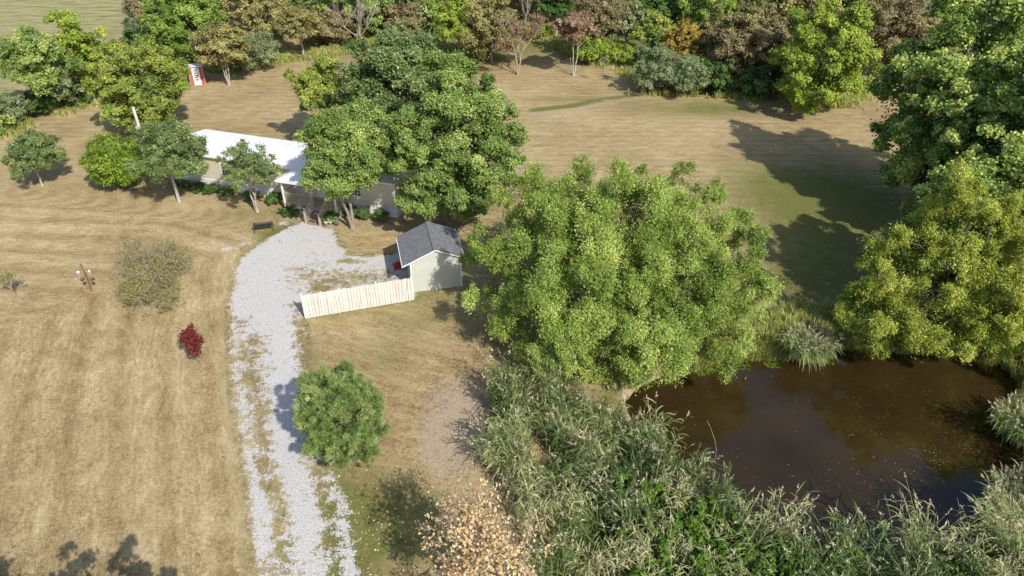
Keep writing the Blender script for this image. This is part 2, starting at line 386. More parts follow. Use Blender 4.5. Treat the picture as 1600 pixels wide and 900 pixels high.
# ------------------------------------------------------------------ plan of the place (world metres)
def pl(pts, z=0): return np.array([G(x, y, z)[:2] for x, y in pts])
def seg_dist(Q, A, closed=False):
    """distance of points Q (n,2) to polyline A, and arclength of the nearest point, and side"""
    B = np.vstack([A, A[:1]]) if closed else A
    best = np.full(len(Q), 1e9); arc = np.zeros(len(Q)); side = np.zeros(len(Q)); acc = 0
    for a, b in zip(B[:-1], B[1:]):
        ab = b-a; L2 = ab@ab; t = np.clip(((Q-a)@ab)/L2, 0, 1); c = a+t[:, None]*ab; d = np.hypot(*(Q-c).T)
        m = d < best; best[m] = d[m]; arc[m] = acc+t[m]*math.sqrt(L2)
        side[m] = np.sign(ab[0]*(Q[m, 1]-a[1])-ab[1]*(Q[m, 0]-a[0])); acc += math.sqrt(L2)
    return best, arc, side
def inside(Q, A):
    r = np.zeros(len(Q), bool); n = len(A)
    for i in range(n):
        a, b = A[i], A[(i+1) % n]
        c = ((a[1] > Q[:, 1]) != (b[1] > Q[:, 1])) & (Q[:, 0] < (b[0]-a[0])*(Q[:, 1]-a[1])/(b[1]-a[1]+1e-12)+a[0]); r ^= c
    return r
def sdf(Q, A): d = seg_dist(Q, A, True)[0]; return np.where(inside(Q, A), d, -d)      # + inside
def vnoise(Q, s, seed=0):
    """smooth value noise 0..1"""
    q = Q/s+seed*17.3; i = np.floor(q).astype(int); f = q-i; f = f*f*(3-2*f)
    def hsh(a, b): v = np.sin(a*127.1+b*311.7+seed*74.7)*43758.5453; return v-np.floor(v)
    return (hsh(i[:, 0], i[:, 1])*(1-f[:, 0])+hsh(i[:, 0]+1, i[:, 1])*f[:, 0])*(1-f[:, 1])+(hsh(i[:, 0], i[:, 1]+1)*(1-f[:, 0])+hsh(i[:, 0]+1, i[:, 1]+1)*f[:, 0])*f[:, 1]
def fbm(Q, s, seed=0): return (vnoise(Q, s, seed)+.5*vnoise(Q, s/2, seed+1)+.25*vnoise(Q, s/4, seed+2))/1.75
def blob(Q, px, py, r, ry=None):
    c = G(px, py)[:2]; return np.exp(-((Q[:, 0]-c[0])/r)**2-((Q[:, 1]-c[1])/(ry or r))**2)
def sstep(x, a, b): t = np.clip((x-a)/(b-a), 0, 1); return t*t*(3-2*t)

WZ = -.6
POND = np.vstack([pl([(982, 631), (1000, 609), (1035, 593), (1078, 580), (1112, 566), (1160, 560), (1210, 560), (1240, 556), (1300, 543), (1335, 543), (1400, 548), (1500, 556), (1570, 572), (1598, 600), (1600, 645), (1594, 700), (1584, 745), (1568, 792), (1530, 834), (1440, 854), (1330, 856), (1230, 848), (1160, 824), (1110, 785), (1075, 745), (1040, 703), (998, 668)], WZ)])
DRIVE = pl([(402, 1010), (397, 900), (390, 860), (382, 800), (371, 720), (359, 640), (352, 560), (352, 500), (359, 450), (364, 422), (375, 402), (395, 387), (420, 370), (448, 354), (475, 344), (505, 350), (524, 358), (532, 375), (546, 398), (600, 397), (640, 392), (655, 450), (648, 467), (478, 497), (483, 520), (488, 560), (491, 600), (498, 650), (508, 700), (525, 740), (546, 800), (557, 860), (565, 900), (582, 1010)])
def terrain(Q):
    d = sdf(Q, POND); z = np.zeros(len(Q))
    z = np.where(d > 0, WZ-.12-np.minimum(d, 3)*.35, np.where(d > -.9, (WZ-.12)*(1-sstep(-d, 0, .9)), z))
    return z

# lawn colours: shared node group
lg = bpy.data.node_groups.new('lawn', 'ShaderNodeTree')
lg.interface.new_socket('Color', in_out='OUTPUT', socket_type='NodeSocketColor'); lg.interface.new_socket('Height', in_out='OUTPUT', socket_type='NodeSocketFloat')
go = lg.nodes.new('NodeGroupOutput')
def build_lawn():
    t = lg; pos = N(t, 'ShaderNodeNewGeometry').outputs['Position']
    mow = attr(t, 'mow', 1); g = attr(t, 'green'); dirt = attr(t, 'dirt'); crop = attr(t, 'crop'); st = attr(t, 'straw')
    big = noise(t, pos, .16, 5, .6); mid = noise(t, pos, .9, 5, .62); fine = noise(t, pos, 5.5, 7, .78); vf = noise(t, pos, 12, 4, .8)
    strk = noise(t, mapping(t, mow, (2.0, .5, 1)), 1.0, 7, .75, .6)
    strk2 = noise(t, mapping(t, mow, (5, .7, 1)), 1.0, 4, .65)
    w = N(t, 'ShaderNodeTexWave', wave_type='BANDS', bands_direction='X', wave_profile='SIN'); t.links.new(mow, w.inputs[0])
    w.inputs['Scale'].default_value = .27; w.inputs['Distortion'].default_value = 1.6; w.inputs['Detail'].default_value = 3; w.inputs['Detail Scale'].default_value = .6
    v = math_(t, 'MULTIPLY', strk, .24); v = math_(t, 'MULTIPLY_ADD', strk2, .18, v); v = math_(t, 'MULTIPLY_ADD', fine, .40, v)
    v = math_(t, 'MULTIPLY_ADD', mid, .14, v); v = math_(t, 'MULTIPLY_ADD', big, .14, v); v = math_(t, 'MULTIPLY_ADD', vf, .20, v)
    v = math_(t, 'MULTIPLY_ADD', w.outputs['Fac'], .02, v); v = math_(t, 'MULTIPLY_ADD', st, .10, v)
    c = ramp(t, v, [(.49, (.135, .087, .040)), (.60, (.262, .190, .094)), (.68, (.375, .292, .155)), (.80, (.58, .49, .31))])
    # green growth showing through
    gn = math_(t, 'ADD', math_(t, 'MULTIPLY', mid, .6), math_(t, 'MULTIPLY', fine, .55))
    gf = math_(t, 'MULTIPLY', math_(t, 'SUBTRACT', math_(t, 'ADD', g, gn), .78, clamp=True), 2.3, clamp=True)
    gc = ramp(t, fine, [(.3, (.085, .095, .025)), (.55, (.16, .165, .05)), (.75, (.28, .25, .10))])
    c = mixc(t, gf, c, gc)
    # bare grey-tan ground
    df = math_(t, 'MULTIPLY', math_(t, 'SUBTRACT', math_(t, 'ADD', dirt, math_(t, 'MULTIPLY', gn, .8)), .8, clamp=True), 2.6, clamp=True)
    dc = ramp(t, math_(t, 'MULTIPLY_ADD', vf, .5, math_(t, 'MULTIPLY', fine, .5)), [(.36, (.22, .165, .105)), (.5, (.37, .29, .20)), (.66, (.52, .43, .32))])
    c = mixc(t, df, c, dc)
    # rough field beyond the trees
    cc = ramp(t, noise(t, mapping(t, pos, (.25, 1.2, 1)), .8, 6, .7), [(.35, (.13, .17, .055)), (.46, (.25, .25, .11)), (.58, (.36, .31, .17)), (.75, (.44, .37, .22))])
    c = mixc(t, crop, c, cc)
    t.links.new(c, go.inputs[0]); t.links.new(math_(t, 'MULTIPLY_ADD', vf, .4, fine), go.inputs[1])
build_lawn()
def lawn_out(t):
    n = N(t, 'ShaderNodeGroup'); n.node_tree = lg; return n.outputs[0], n.outputs[1]
m_ground, t, b = newmat('dry_mown_grass'); c, hh = lawn_out(t); t.links.new(c, b.inputs['Base Color'])
b.inputs['Roughness'].default_value = .95; b.inputs['Specular IOR Level'].default_value = .1; bump(t, b, hh, .7, .07)

def masks(Q):
    x, y = Q[:, 0], Q[:, 1]
    # mowing: along the drive on the left lawn, curving round; across the view in the upper field
    rail = np.vstack([pl([(400, 1010), (388, 800), (368, 640), (355, 500), (350, 430)]), [[-20.5, 44.5], [-27, 47.5], [-60, 49]]])
    d, arc, side = seg_dist(Q, rail)
    up = sstep(y+.25*x, 42, 52)
    left = (x < -12+0*x)
    sL = d; tL = arc+np.hypot(x, y)*.2
    s = np.where(left, sL*(1-up)+y*up, (x*.35+y*.94)); t_ = np.where(left, tL*(1-up)+x*up, x*.94-y*.35)
    s = np.where((y > 40) & ~left, y, s); t_ = np.where((y > 40) & ~left, x, t_)
    dd = sdf(Q, DRIVE)
    g = .30*np.exp(-(np.maximum(-dd, 0)/.7)**2)
    g += .5*blob(Q, 640, 830, 3.2, 3.5)+.35*blob(Q, 640, 500, 5, 1.6)+.35*blob(Q, 590, 560, 3, 2)+.33*blob(Q, 560, 780, 2, 3.5)+.4*blob(Q, 720, 460, 3, 2)
    g += .4*blob(Q, 380, 335, 4, 1.8)+.42*blob(Q, 430, 365, 2.2, 1.6)+.7*blob(Q, 1290, 330, 8, 10)+.5*blob(Q, 1250, 450, 5, 5)+.45*blob(Q, 1120, 170, 9, 2.5)+.25*blob(Q, 910, 155, 9, 1.0)
    gl = pl([(835, 172), (890, 166), (935, 158), (985, 150)]); g += .75*np.exp(-(seg_dist(Q, gl)[0]/.55)**2)
    edge = pl([(0, 205), (60, 182), (130, 160), (250, 120), (330, 105), (420, 100)]); g += .4*np.exp(-(seg_dist(Q, edge)[0]/2.5)**2)
    dp = sdf(Q, POND); g += .65*np.exp(-(np.maximum(-dp, 0)/2.0)**2)
    g += .5*sstep(y, 84, 100)*sstep(x, -40, -20)
    g += .2*(fbm(Q, 9, 3)-.5)+.14*sstep(y, 46, 60)*(1-sstep(-x, 20, 32))
    dirt = .85*blob(Q, 722, 640, 2.6, 3.8)+.55*blob(Q, 700, 710, 1.7, 2.5)+.8*blob(Q, 750, 480, 2.3, 1.0)+.65*blob(Q, 790, 900, 2.4, 4)+.8*blob(Q, 800, 260, 2.5, 7)*.7
    dirt += .5*blob(Q, 560, 350, 6, 1.5)+.5*blob(Q, 480, 338, 2.5, 1.0)+.45*blob(Q, 735, 380, 3, 3)
    gl2 = pl([(835, 178), (900, 172), (950, 158), (1010, 152)]); dirt += .6*np.exp(-(seg_dist(Q, gl2)[0]/1.0)**2)
    pth = pl([(1330, 150), (1315, 190), (1345, 230)]); dirt += .5*np.exp(-(seg_dist(Q, pth)[0]/.4)**2)
    dirt += .75*np.exp(-(np.minimum(np.abs(dp+.3), 5)/.5)**2)
    # dead grey-brown under the far trees
    line = pl([(0, 190), (150, 150), (250, 100), (470, 92), (600, 72), (780, 62), (850, 40), (900, 88), (1000, 112), (1200, 150), (1340, 140)])
    far = np.where(y > np.interp(x, line[:, 0], line[:, 1]), 1, 0)
    crop = far*sstep(-x, 48, 62)
    st = .5*blob(Q, 280, 480, 3, 1.2)+.7*(fbm(Q, 6, 9)-.5)+.32*np.sin(s*2*np.pi/2.3+2.5*fbm(Q, 8, 5))*left*(1-up)*(.2+1.2*fbm(Q, 7, 6))
    return dict(mow=('FLOAT_VECTOR', np.stack([s, t_, 0*s], 1)), green=('FLOAT', g), dirt=('FLOAT', dirt), crop=('FLOAT', crop), straw=('FLOAT', st))

def axis(dense, outer):
    a, b_, st = dense; v = list(np.arange(a, b_, st)); s = st; x = v[-1]
    while x < outer[1]: s *= 1.12; x += s; v.append(x)
    s = st; x = v[0]
    while x > outer[0]: s *= 1.12; x -= s; v.insert(0, x)
    return np.array(v)
def grid_sheet(name, X, Y, zf, mat, keep=None, parent=None, dz=0):
    gx, gy = np.meshgrid(X, Y); Q = np.stack([gx.ravel(), gy.ravel()], 1); z = zf(Q)+dz
    nx, ny = len(X), len(Y); i = np.arange(nx-1)[None]+(np.arange(ny-1)*nx)[:, None]
    F = np.stack([i, i+1, i+1+nx, i+nx], -1).reshape(-1, 4)
    A = masks(Q)
    if keep is not None:
        kk, extra = keep(Q); A.update(extra); F = F[kk[F].all(1)]
        used = np.unique(F); mp = np.full(len(Q), -1); mp[used] = np.arange(len(used)); F = mp[F]; Q = Q[used]; z = z[used]
        A = {k: (ty, v[used]) for k, (ty, v) in A.items()}
    return obj_of(name, np_mesh(name, np.c_[Q, z], F, mat, A, smooth=True))
tag(grid_sheet('ground', axis((-60, 45, .4), (-3000, 3000)), axis((12, 100, .4), (-600, 5000)), terrain, m_ground), kind='structure')

# gravel drive
m_gravel, t, b = newmat('pale_gravel'); c, hh = lawn_out(t); gr = attr(t, 'grav'); pos = N(t, 'ShaderNodeNewGeometry').outputs['Position']
n1 = noise(t, pos, 2.6, 8, .75); n2 = noise(t, pos, 11, 4, .75); n3 = noise(t, pos, 30, 2, .8)
vor = N(t, 'ShaderNodeTexVoronoi'); vor.inputs['Scale'].default_value = 22; t.links.new(pos, vor.inputs['Vector'])
gcol = ramp(t, math_(t, 'MULTIPLY_ADD', n3, .45, math_(t, 'MULTIPLY', n2, .55)), [(.33, (.24, .22, .195)), (.45, (.50, .485, .47)), (.62, (.73, .725, .715))])
gcol = mixc(t, .25, gcol, ramp(t, vor.outputs['Distance'], [(.1, (.8, .8, .8)), (.6, (.33, .32, .31))]), 'MULTIPLY')
n4 = noise(t, pos, 1.1, 5, .65)
fac = math_(t, 'ADD', gr, math_(t, 'MULTIPLY', math_(t, 'SUBTRACT', math_(t, 'ADD', math_(t, 'ADD', math_(t, 'MULTIPLY', n1, .45), math_(t, 'MULTIPLY', n2, .25)), math_(t, 'MULTIPLY', n4, .3)), .5), 5.6))
fac = math_(t, 'MULTIPLY', math_(t, 'SUBTRACT', fac, .40), 4, clamp=True)
t.links.new(mixc(t, fac, c, gcol), b.inputs['Base Color']); b.inputs['Roughness'].default_value = .9; b.inputs['Specular IOR Level'].default_value = .2
bump(t, b, n2, .6, .06)
def keep_drive(Q):
    d = sdf(Q, DRIVE)+.35*(fbm(Q, 1.3, 4)-.5); gv = sstep(d, -.25, .6)*(.66+.30*sstep(Q[:, 1], 33, 40)+.2*(fbm(Q, 2.5, 14)-.5))
    gv -= .26*np.exp(-(seg_dist(Q, pl([(392, 535), (398, 600), (402, 660), (408, 720), (415, 760)]))[0]/.55)**2)
    gv -= .30*np.exp(-(seg_dist(Q, pl([(425, 760), (440, 850), (450, 960)]))[0]/.6)**2)
    gv += .3*np.exp(-(seg_dist(Q, pl([(512, 715), (534, 780), (549, 850), (559, 900), (574, 1000)]))[0]/.35)**2)
    gv -= .34*np.exp(-(seg_dist(Q, pl([(466, 505), (478, 560), (486, 640), (492, 700), (502, 760), (516, 830), (520, 900), (526, 980)]))[0]/.36)**2)
    gv -= .16*np.exp(-(seg_dist(Q, pl([(368, 500), (370, 600), (381, 700)]))[0]/.8)**2); gv += .3*np.exp(-(seg_dist(Q, pl([(420, 420), (440, 520), (440, 620), (452, 720), (475, 800), (490, 900)]))[0]/.55)**2)+.2*np.exp(-(seg_dist(Q, pl([(380, 620), (392, 700), (408, 800), (415, 900)]))[0]/.4)**2)
    gv -= 1.0*blob(Q, 545, 408, .75, .32)+.5*blob(Q, 495, 452, .9, .7)+.5*blob(Q, 540, 440, 2.8, 1.3)+.35*blob(Q, 480, 425, 2.2, 2)+.3*blob(Q, 590, 430, 2.5, 1.2)+.35*blob(Q, 470, 480, .9, 1.0)
    sp = seg_dist(Q, pl([(352, 391), (372, 384), (386, 379)]))[0]; gv = np.maximum(gv, .5*np.exp(-(sp/.45)**2)-.0)
    sp = seg_dist(Q, pl([(455, 335), (440, 350)]))[0]; gv = np.maximum(gv, .5*np.exp(-(sp/.35)**2))
    return (d > -.7) | (gv > .1), dict(grav=('FLOAT', gv))
tag(grid_sheet('gravel_driveway', np.arange(-24, -4, .16), np.arange(14.6, 51, .16), lambda Q: 0*Q[:, 0], m_gravel, keep_drive, dz=.012), kind='structure')

# pond water
m_water, t, b = newmat('muddy_pond_water'); pos = N(t, 'ShaderNodeNewGeometry').outputs['Position']
c = ramp(t, noise(t, pos, .22, 4, .6), [(.35, (.023, .0145, .005)), (.65, (.038, .0245, .0085))]); t.links.new(c, b.inputs['Base Color'])
b.inputs['Roughness'].default_value = .035; b.inputs['IOR'].default_value = 1.5; b.inputs['Specular IOR Level'].default_value = .5
bump(t, b, noise(t, pos, 1.6, 3, .5), .05, .05)
cx, cy = POND.mean(0); ring = POND+(POND-[cx, cy])/np.linalg.norm(POND-[cx, cy], axis=1)[:, None]*.45
me = bpy.data.meshes.new('pond_water'); me.from_pydata([(x, y, WZ) for x, y in ring], [], [tuple(range(len(ring)))]); me.materials.append(m_water)
o = obj_of('pond_water', me); tag(o, kind='structure')
if me.polygons[0].normal.z < 0: me.flip_normals()

# ------------------------------------------------------------------ mobile home
P0, P1 = np.array([-28.6, 55.95]), np.array([-9.07, 49.64])
HL = float(np.linalg.norm(P1-P0)); HA = math.atan2(P1[1]-P0[1], P1[0]-P0[0]); HW = 4.4
m_siding = painted('cream_lap_siding', (.66, .61, .49), (.60, .55, .44), .6, 1.2, grime=(.50, .45, .36))
tt = m_siding.node_tree; w = N(tt, 'ShaderNodeTexWave', wave_type='BANDS', bands_direction='Z', wave_profile='SAW'); w.inputs['Scale'].default_value = 2.6/1.0
tt.links.new(objco(tt), w.inputs[0]); bump(tt, tt.nodes['Principled BSDF'], w.outputs['Fac'], .6, .03)
m_white = painted('white_paint', (.80, .80, .79), (.72, .72, .71), .5, 2, grime=(.62, .61, .58))
m_roof = painted('white_roof_coating', (.82, .83, .85), (.77, .78, .80), .45, .5, grime=(.68, .69, .70))
m_skirt = painted('white_vinyl_skirting', (.76, .77, .78), (.68, .69, .70), .5, 1.5, stripes=((3, 3, .2), .25))
m_glass, t, b = newmat('window_glass'); b.inputs['Base Color'].default_value = (.04, .05, .06, 1); b.inputs['Roughness'].default_value = .06
c = ramp(t, noise(t, objco(t), 1.4, 3, .5), [(.4, (.03, .035, .04)), (.6, (.11, .12, .13))]); t.links.new(c, b.inputs['Base Color'])
m_wood = painted('weathered_deck_wood', (.47, .42, .32), (.34, .29, .21), .8, 4, stripes=((1.2, 1.2, 14), .3))
m_tread = painted('brown_step_boards', (.33, .24, .17), (.22, .16, .11), .8, 4, stripes=((14, 1, 1), .4))
m_dark = painted('black_iron', (.03, .03, .03), (.06, .055, .05), .5, 5)
home = empty('mobile_home', (P0[0], P0[1], 0), 'long cream single storey mobile home with white roof and white skirting behind the yard trees', 'house', rz=HA)
EZ = 3.0; FZ = .75
def hb(name, mat, fn, parent=home, **k): mb = MB(); fn(mb); return mb.build(name, mat, parent, **k)
hb('wall', m_siding, lambda m: (m.box(0, HL, 0, HW, FZ, EZ-.02), m.poly([(0.002, 0, EZ-.02), (0.002, HW, EZ-.02), (.002, HW/2, EZ+.3), (.1, 0, EZ-.02), (.1, HW, EZ-.02), (.1, HW/2, EZ+.3)], [(0, 1, 2), (5, 4, 3)]),
    m.poly([(HL-.002, 0, EZ-.02), (HL-.002, HW, EZ-.02), (HL-.002, HW/2, EZ+.3), (HL-.1, 0, EZ-.02), (HL-.1, HW, EZ-.02), (HL-.1, HW/2, EZ+.3)], [(0, 1, 2), (5, 4, 3)])))
def skf(m):
    m.box(-.05, HL+.05, -.06, .04, 0, FZ-.02); m.box(-.05, HL+.05, HW-.04, HW+.06, 0, FZ-.02); m.box(-.06, .04, .04, HW-.04, 0, FZ-.02); m.box(HL-.04, HL+.06, .04, HW-.04, 0, FZ-.02)
    m.box(-.08, HL+.08, -.10, -.003, FZ-.018, FZ+.03); m.box(HL+.003, HL+.1, -.003, HW, FZ-.018, FZ+.03)
    for i in range(34):
        x = .3+i*.6
        if x < HL: m.box(x, x+.05, -.075, -.05, 0, FZ-.022)
hb('skirting', m_skirt, skf)
def roofm(m):
    o = .22; rz = EZ+.36; th = .09
    a = [(-o, -o, EZ), (HL+o, -o, EZ), (HL+o, HW/2, rz), (-o, HW/2, rz), (HL+o, HW+o, EZ), (-o, HW+o, EZ)]
    top = [(x, y, z+th) for x, y, z in a]
    m.poly(a+top, [(6, 7, 8, 9), (9, 8, 10, 11), (3, 2, 1, 0), (5, 4, 2, 3), (0, 1, 7, 6), (4, 5, 11, 10), (1, 2, 8, 7), (2, 4, 10, 8), (5, 3, 9, 11), (3, 0, 6, 9)])
    for i in range(1, 17):                              # seams between the roof sheets
        x = i*HL/17; m.beam((x, -o, EZ+th+.004), (x, HW/2, rz+th+.004), .035, .018); m.beam((x, HW+o, EZ+th+.004), (x, HW/2, rz+th+.004), .035, .018)
    m.box(-o, HL+o, -o-.09, -o-.003, EZ-.03, EZ+th-.01)
rf = hb('roof', m_roof, roofm)
def cornerm(m):
    for x in (-.02, HL-.08):
        m.box(x, x+.1, -.02, .08, FZ+.035, EZ-.03)
    m.box(-.03, HL+.03, -.035, -.003, EZ-.16, EZ-.03)
hb('trim', m_white, cornerm)
def win(parent, x, z, w, h, y=0., nx=2, ny=3, face=-1):
    """window in a wall facing -y (or +x when face=1)"""
    mb = MB(); f = .07
    def bx(x0, x1, d0, d1, z0, z1, M=mb):
        if face == -1: M.box(x0, x1, y-d1, y-d0, z0, z1)
        else: M.box(y+d0, y+d1, x0, x1, z0, z1)
    bx(x, x+f, .003, .06, z, z+h); bx(x+w-f, x+w, .003, .06, z, z+h); bx(x+f, x+w-f, .003, .06, z, z+f); bx(x+f, x+w-f, .003, .06, z+h-f, z+h)
    bx(x+f, x+w-f, .003, .045, z+h/2-.025, z+h/2+.025)
    for i in range(1, nx+1): q = x+f+(w-2*f)*i/(nx+1); bx(q-.012, q+.012, .02, .034, z+f, z+h-f)
    for j in range(1, ny+1): q = z+f+(h-2*f)*j/(ny+1); bx(x+f, x+w-f, .021, .033, q-.012, q+.012)
    o = mb.build('window', m_white, parent); g = MB(); bx(x+f*.5, x+w-f*.5, .004, .018, z+f*.5, z+h-f*.5, g); g.build('pane', m_glass, o)
    return o
for x, w_ in ((1.4, 1.2), (4.55, 1.0), (8.2, .9), (12.0, .9), (16.6, 1.0)): win(home, x, 1.35, w_, 1.15, nx=2, ny=3)
win(home, 1.3, 1.4, 1.0, 1.0, y=HL, face=1)
def ventp(x, y, r, h, z): mb = MB(); mb.tube([(x, y, z-.1), (x, y, z+h)], r, 10); mb.lathe([(r*.5, 0), (r*1.9, .02), (r*.3, .12)], (x, y), 10, z+h); return mb.build('roof_vent', m_white, rf)
ventp(5.2, HW*.62, .06, .32, EZ+.36); ventp(5.7, HW*.55, .09, .22, EZ+.36); ventp(12.2, HW*.6, .06, .3, EZ+.36)
# chimney flue and wall meter
ddm = MB(); ddm.box(13.6, 14.5, -.05, -.003, FZ+.04, 2.8); door = ddm.build('door', m_white, home)
dm = MB(); dm.box(13.75, 14.35, -.058, -.052, 1.75, 2.6); dm.build('pane', m_glass, door); dm = MB(); dm.tube([(14.4, -.053, 1.65), (14.4, -.11, 1.65)], .03, 8); dm.build('handle', m_dark, door)

# porch (fixed to the home): deck, posts, railings, hip roof, steps
porch = empty('porch_part', (0, 0, 0), None, None); porch.parent = home; bpy.data.objects.remove(porch)
PX0, PX1, PD, PZ = 11.5, 16.3, 1.8, .75
# local x of picture points
def loc_of(px, py, z=0):
    g = G(px, py, z)[:2]-P0; c, s = math.cos(HA), math.sin(HA); return g[0]*c+g[1]*s, -g[0]*s+g[1]*c
def deckm(m):
    m.box(PX0, PX1, -PD, -.065, PZ-.16, PZ-.03)
    n = int((PX1-PX0)/.14)
    for i in range(n): m.box(PX0+i*.14, PX0+i*.14+.13, -PD-.02, -.11, PZ-.028, PZ)
hb('deck', m_wood, deckm)
hb('deck_skirting', m_skirt, lambda m: (m.box(PX0+.02, PX1-.02, -PD+.01, -PD+.05, 0, PZ-.165), m.box(PX0+.02, PX0+.06, -PD+.055, -.12, 0, PZ-.165), m.box(PX1-.06, PX1-.02, -PD+.055, -.12, 0, PZ-.165)))
SX0, SX1 = 14.2, 15.45
def rail(m, a, b, z0, z1=None, hgt=.92):
    z1 = z0 if z1 is None else z1; a = np.array(a); b = np.array(b); L = np.linalg.norm(b-a); n = max(2, int(L/.14))
    m.beam((*a, z0+hgt), (*b, z1+hgt), .09, .05); m.beam((*a, z0+.12), (*b, z1+.12), .04, .07)
    for i in range(n+1):
        p = a+(b-a)*i/n; z = z0+(z1-z0)*i/n; m.beam((*p, z+.1), (*p, z+hgt-.02), .035)
YF = -PD+.06
for a, b_ in (((PX0+.06, YF), (SX0, YF)), ((SX1, YF), (PX1-.06, YF)), ((PX0+.06, YF), (PX0+.06, -.15)), ((PX1-.06, YF), (PX1-.06, -.15))):
    hb('railing', m_wood, lambda m, a=a, b_=b_: rail(m, a, b_, PZ))
for x in (PX0+.08, PX1-.08, SX0, SX1):
    hb('post', m_white if x in (PX0+.08, PX1-.08) else m_wood, lambda m, x=x: m.box(x-.06, x+.06, YF-.06, YF+.06, PZ, 2.78))
nst = 4; SR = 1.3
def stp(m):
    for i in range(nst):
        z = PZ*(1-(i+1)/(nst+.2)); y = -PD-.02-i*SR/nst
        m.box(SX0+.05, SX1-.05, y-SR/nst-.02, y, z-.045, z)
    for x in (SX0+.02, SX1-.06): m.poly([(x, -PD-.02, PZ-.05), (x, -PD-.02, PZ-.32), (x, -PD-SR, 0), (x, -PD-SR, .12), (x+.04, -PD-.02, PZ-.05), (x+.04, -PD-.02, PZ-.32), (x+.04, -PD-SR, 0), (x+.04, -PD-SR, .12)], [(0, 1, 2, 3), (7, 6, 5, 4), (0, 4, 5, 1), (1, 5, 6, 2), (2, 6, 7, 3), (3, 7, 4, 0)])
hb('steps', m_tread, stp)
for x in (SX0, SX1):
    def srail(m, x=x):
        rail(m, (x, -PD-.05), (x, -PD-SR), PZ-.05, .08); m.box(x-.05, x+.05, -PD-SR-.06, -PD-SR+.04, 0, 1.12)
    hb('stair_railing', m_wood, srail)
def proof(m):
    o = .25; z0 = 2.8; x0, x1, y1 = PX0-o, PX1+o, -PD-.3; yb = .25; zr = 3.33
    xm0, xm1 = x0+1.5, x1-1.5; ym = -PD*.3
    a = [(x0, yb-.5, z0), (x0, y1, z0), (x1, y1, z0), (x1, yb-.5, z0), (xm0, ym, zr), (xm1, ym, zr), (xm0, yb, zr), (xm1, yb, zr)]
    m.poly(a, [(0, 1, 4, 6), (1, 2, 5, 4), (2, 3, 7, 5), (4, 5, 7, 6)])
    m.box(x0, x1, y1, yb-.5, z0-.1, z0-.004)
hb('porch_roof', m_roof, proof)

# pots and bits by the steps
def rot2(x, y): c, s = math.cos(HA), math.sin(HA); return P0[0]+x*c-y*s, P0[1]+x*s+y*c
m_pot = painted('white_ceramic', (.72, .72, .72), (.6, .6, .6), .4, 4); m_potd = painted('grey_ceramic', (.16, .17, .17), (.24, .25, .25), .5, 4)
for (px, py, r, mt, lb, kd) in ((510, 352, .17, m_pot, 'small white flower pot with green plant right beside the porch steps', 'dark'), (517, 351, .19, m_pot, 'larger white flower pot between the small white pot and the dark pot', 'maple'), (526, 352, .20, m_potd, 'dark grey flower pot at the right end of the row of pots', 'bright')):
    e = empty('flower_pot', G(px, py), lb, 'plant pot', 'flower pots beside the porch steps')
    mb = MB(); mb.lathe([(r*.65, .012), (r*.95, .28), (r*1.08, .29), (r*1.08, .34), (r*.9, .34), (r*.85, .30)]); mb.build('pot', mt, e, True)
    rng = np.random.default_rng(px); V, F, T, _, _ = crown(rng, [(0, 0, .52, r*1.2, r*1.2, .26)], 8, 600, .09, .05, subk=6); obj_of('plant', np_mesh('plant', V, F, LM[kd], {'tint': ('FLOAT', T)}), e)
mb = MB(); g = G(471, 338); pts = []
for i in range(70):
    a = i*.42; pts.append((.25*math.cos(a)*(1+.05*math.sin(i)), .02*i/9*.5+.04*math.sin(i*1.3), .55+.25*math.sin(a)))
pts += [(.25, .1, .3), (.32, 0, .06), (.55, -.15, .03), (.8, .0, .03)]
mb.tube(pts, .022, 6); o = mb.build('garden_hose', m_dark, None, True); hx, hy = rot2(13.4, -PD-.17); o.location = (hx, hy, .0); o.rotation_euler[2] = HA; tag(o, 'coiled black garden hose hanging on the white porch skirting', 'hose')
# hanging baskets under the porch roof
for k, (lx, lb) in enumerate(((12.6, 'white hanging basket at the left under the porch roof'), (13.5, 'white hanging basket nearer the middle post under the porch roof'))):
    hx, hy = rot2(lx, -PD+.35); e = empty('hanging_basket', (hx, hy, 2.05), lb, 'basket', 'hanging baskets under the porch roof')
    mb = MB(); mb.lathe([(.06, 0), (.15, .12), (.16, .15), (.13, .15)]); mb.build('bowl', m_white, e, True)
    mb = MB()
    for a in (0, 2.1, 4.2): mb.tube([(.15*math.cos(a), .15*math.sin(a), .15), (0, 0, .64)], .006, 4)
    mb.build('chain', m_dark, e)

# garden bench of dark metal on the lawn
e = empty('garden_bench', G(413, 362), 'dark metal slatted bench seen from behind on the lawn by the drive', 'bench', rz=.28)
mb = MB()
for i in range(13): mb.beam((-.62+i*.103, .0, .42), (-.66+i*.11, -.16, .86), .035, .015)
mb.beam((-.7, -.17, .87), (.7, -.17, .87), .05, .04); mb.beam((-.68, 0, .44), (.68, 0, .44), .04, .04); mb.beam((-.69, -.08, .66), (.69, -.08, .66), .03, .03); mb.build('backrest', m_dark, e)
mb = MB()
for i in range(6): mb.box(-.68, .68, .03+i*.085, .09+i*.085, .42, .44)
mb.build('seat', m_dark, e)
for x in (-.68, .68):
    mb = MB(); mb.beam((x, 0, .44), (x*1.02, -.06, 0), .04); mb.build('leg', m_dark, e)
    mb = MB(); mb.beam((x, .52, .44), (x*1.02, .56, 0), .04); mb.build('leg', m_dark, e)
    mb = MB(); mb.tube([(x, -.12, .68), (x, .3, .66), (x, .54, .62), (x, .53, .44)], .022, 6); mb.build('armrest', m_dark, e)

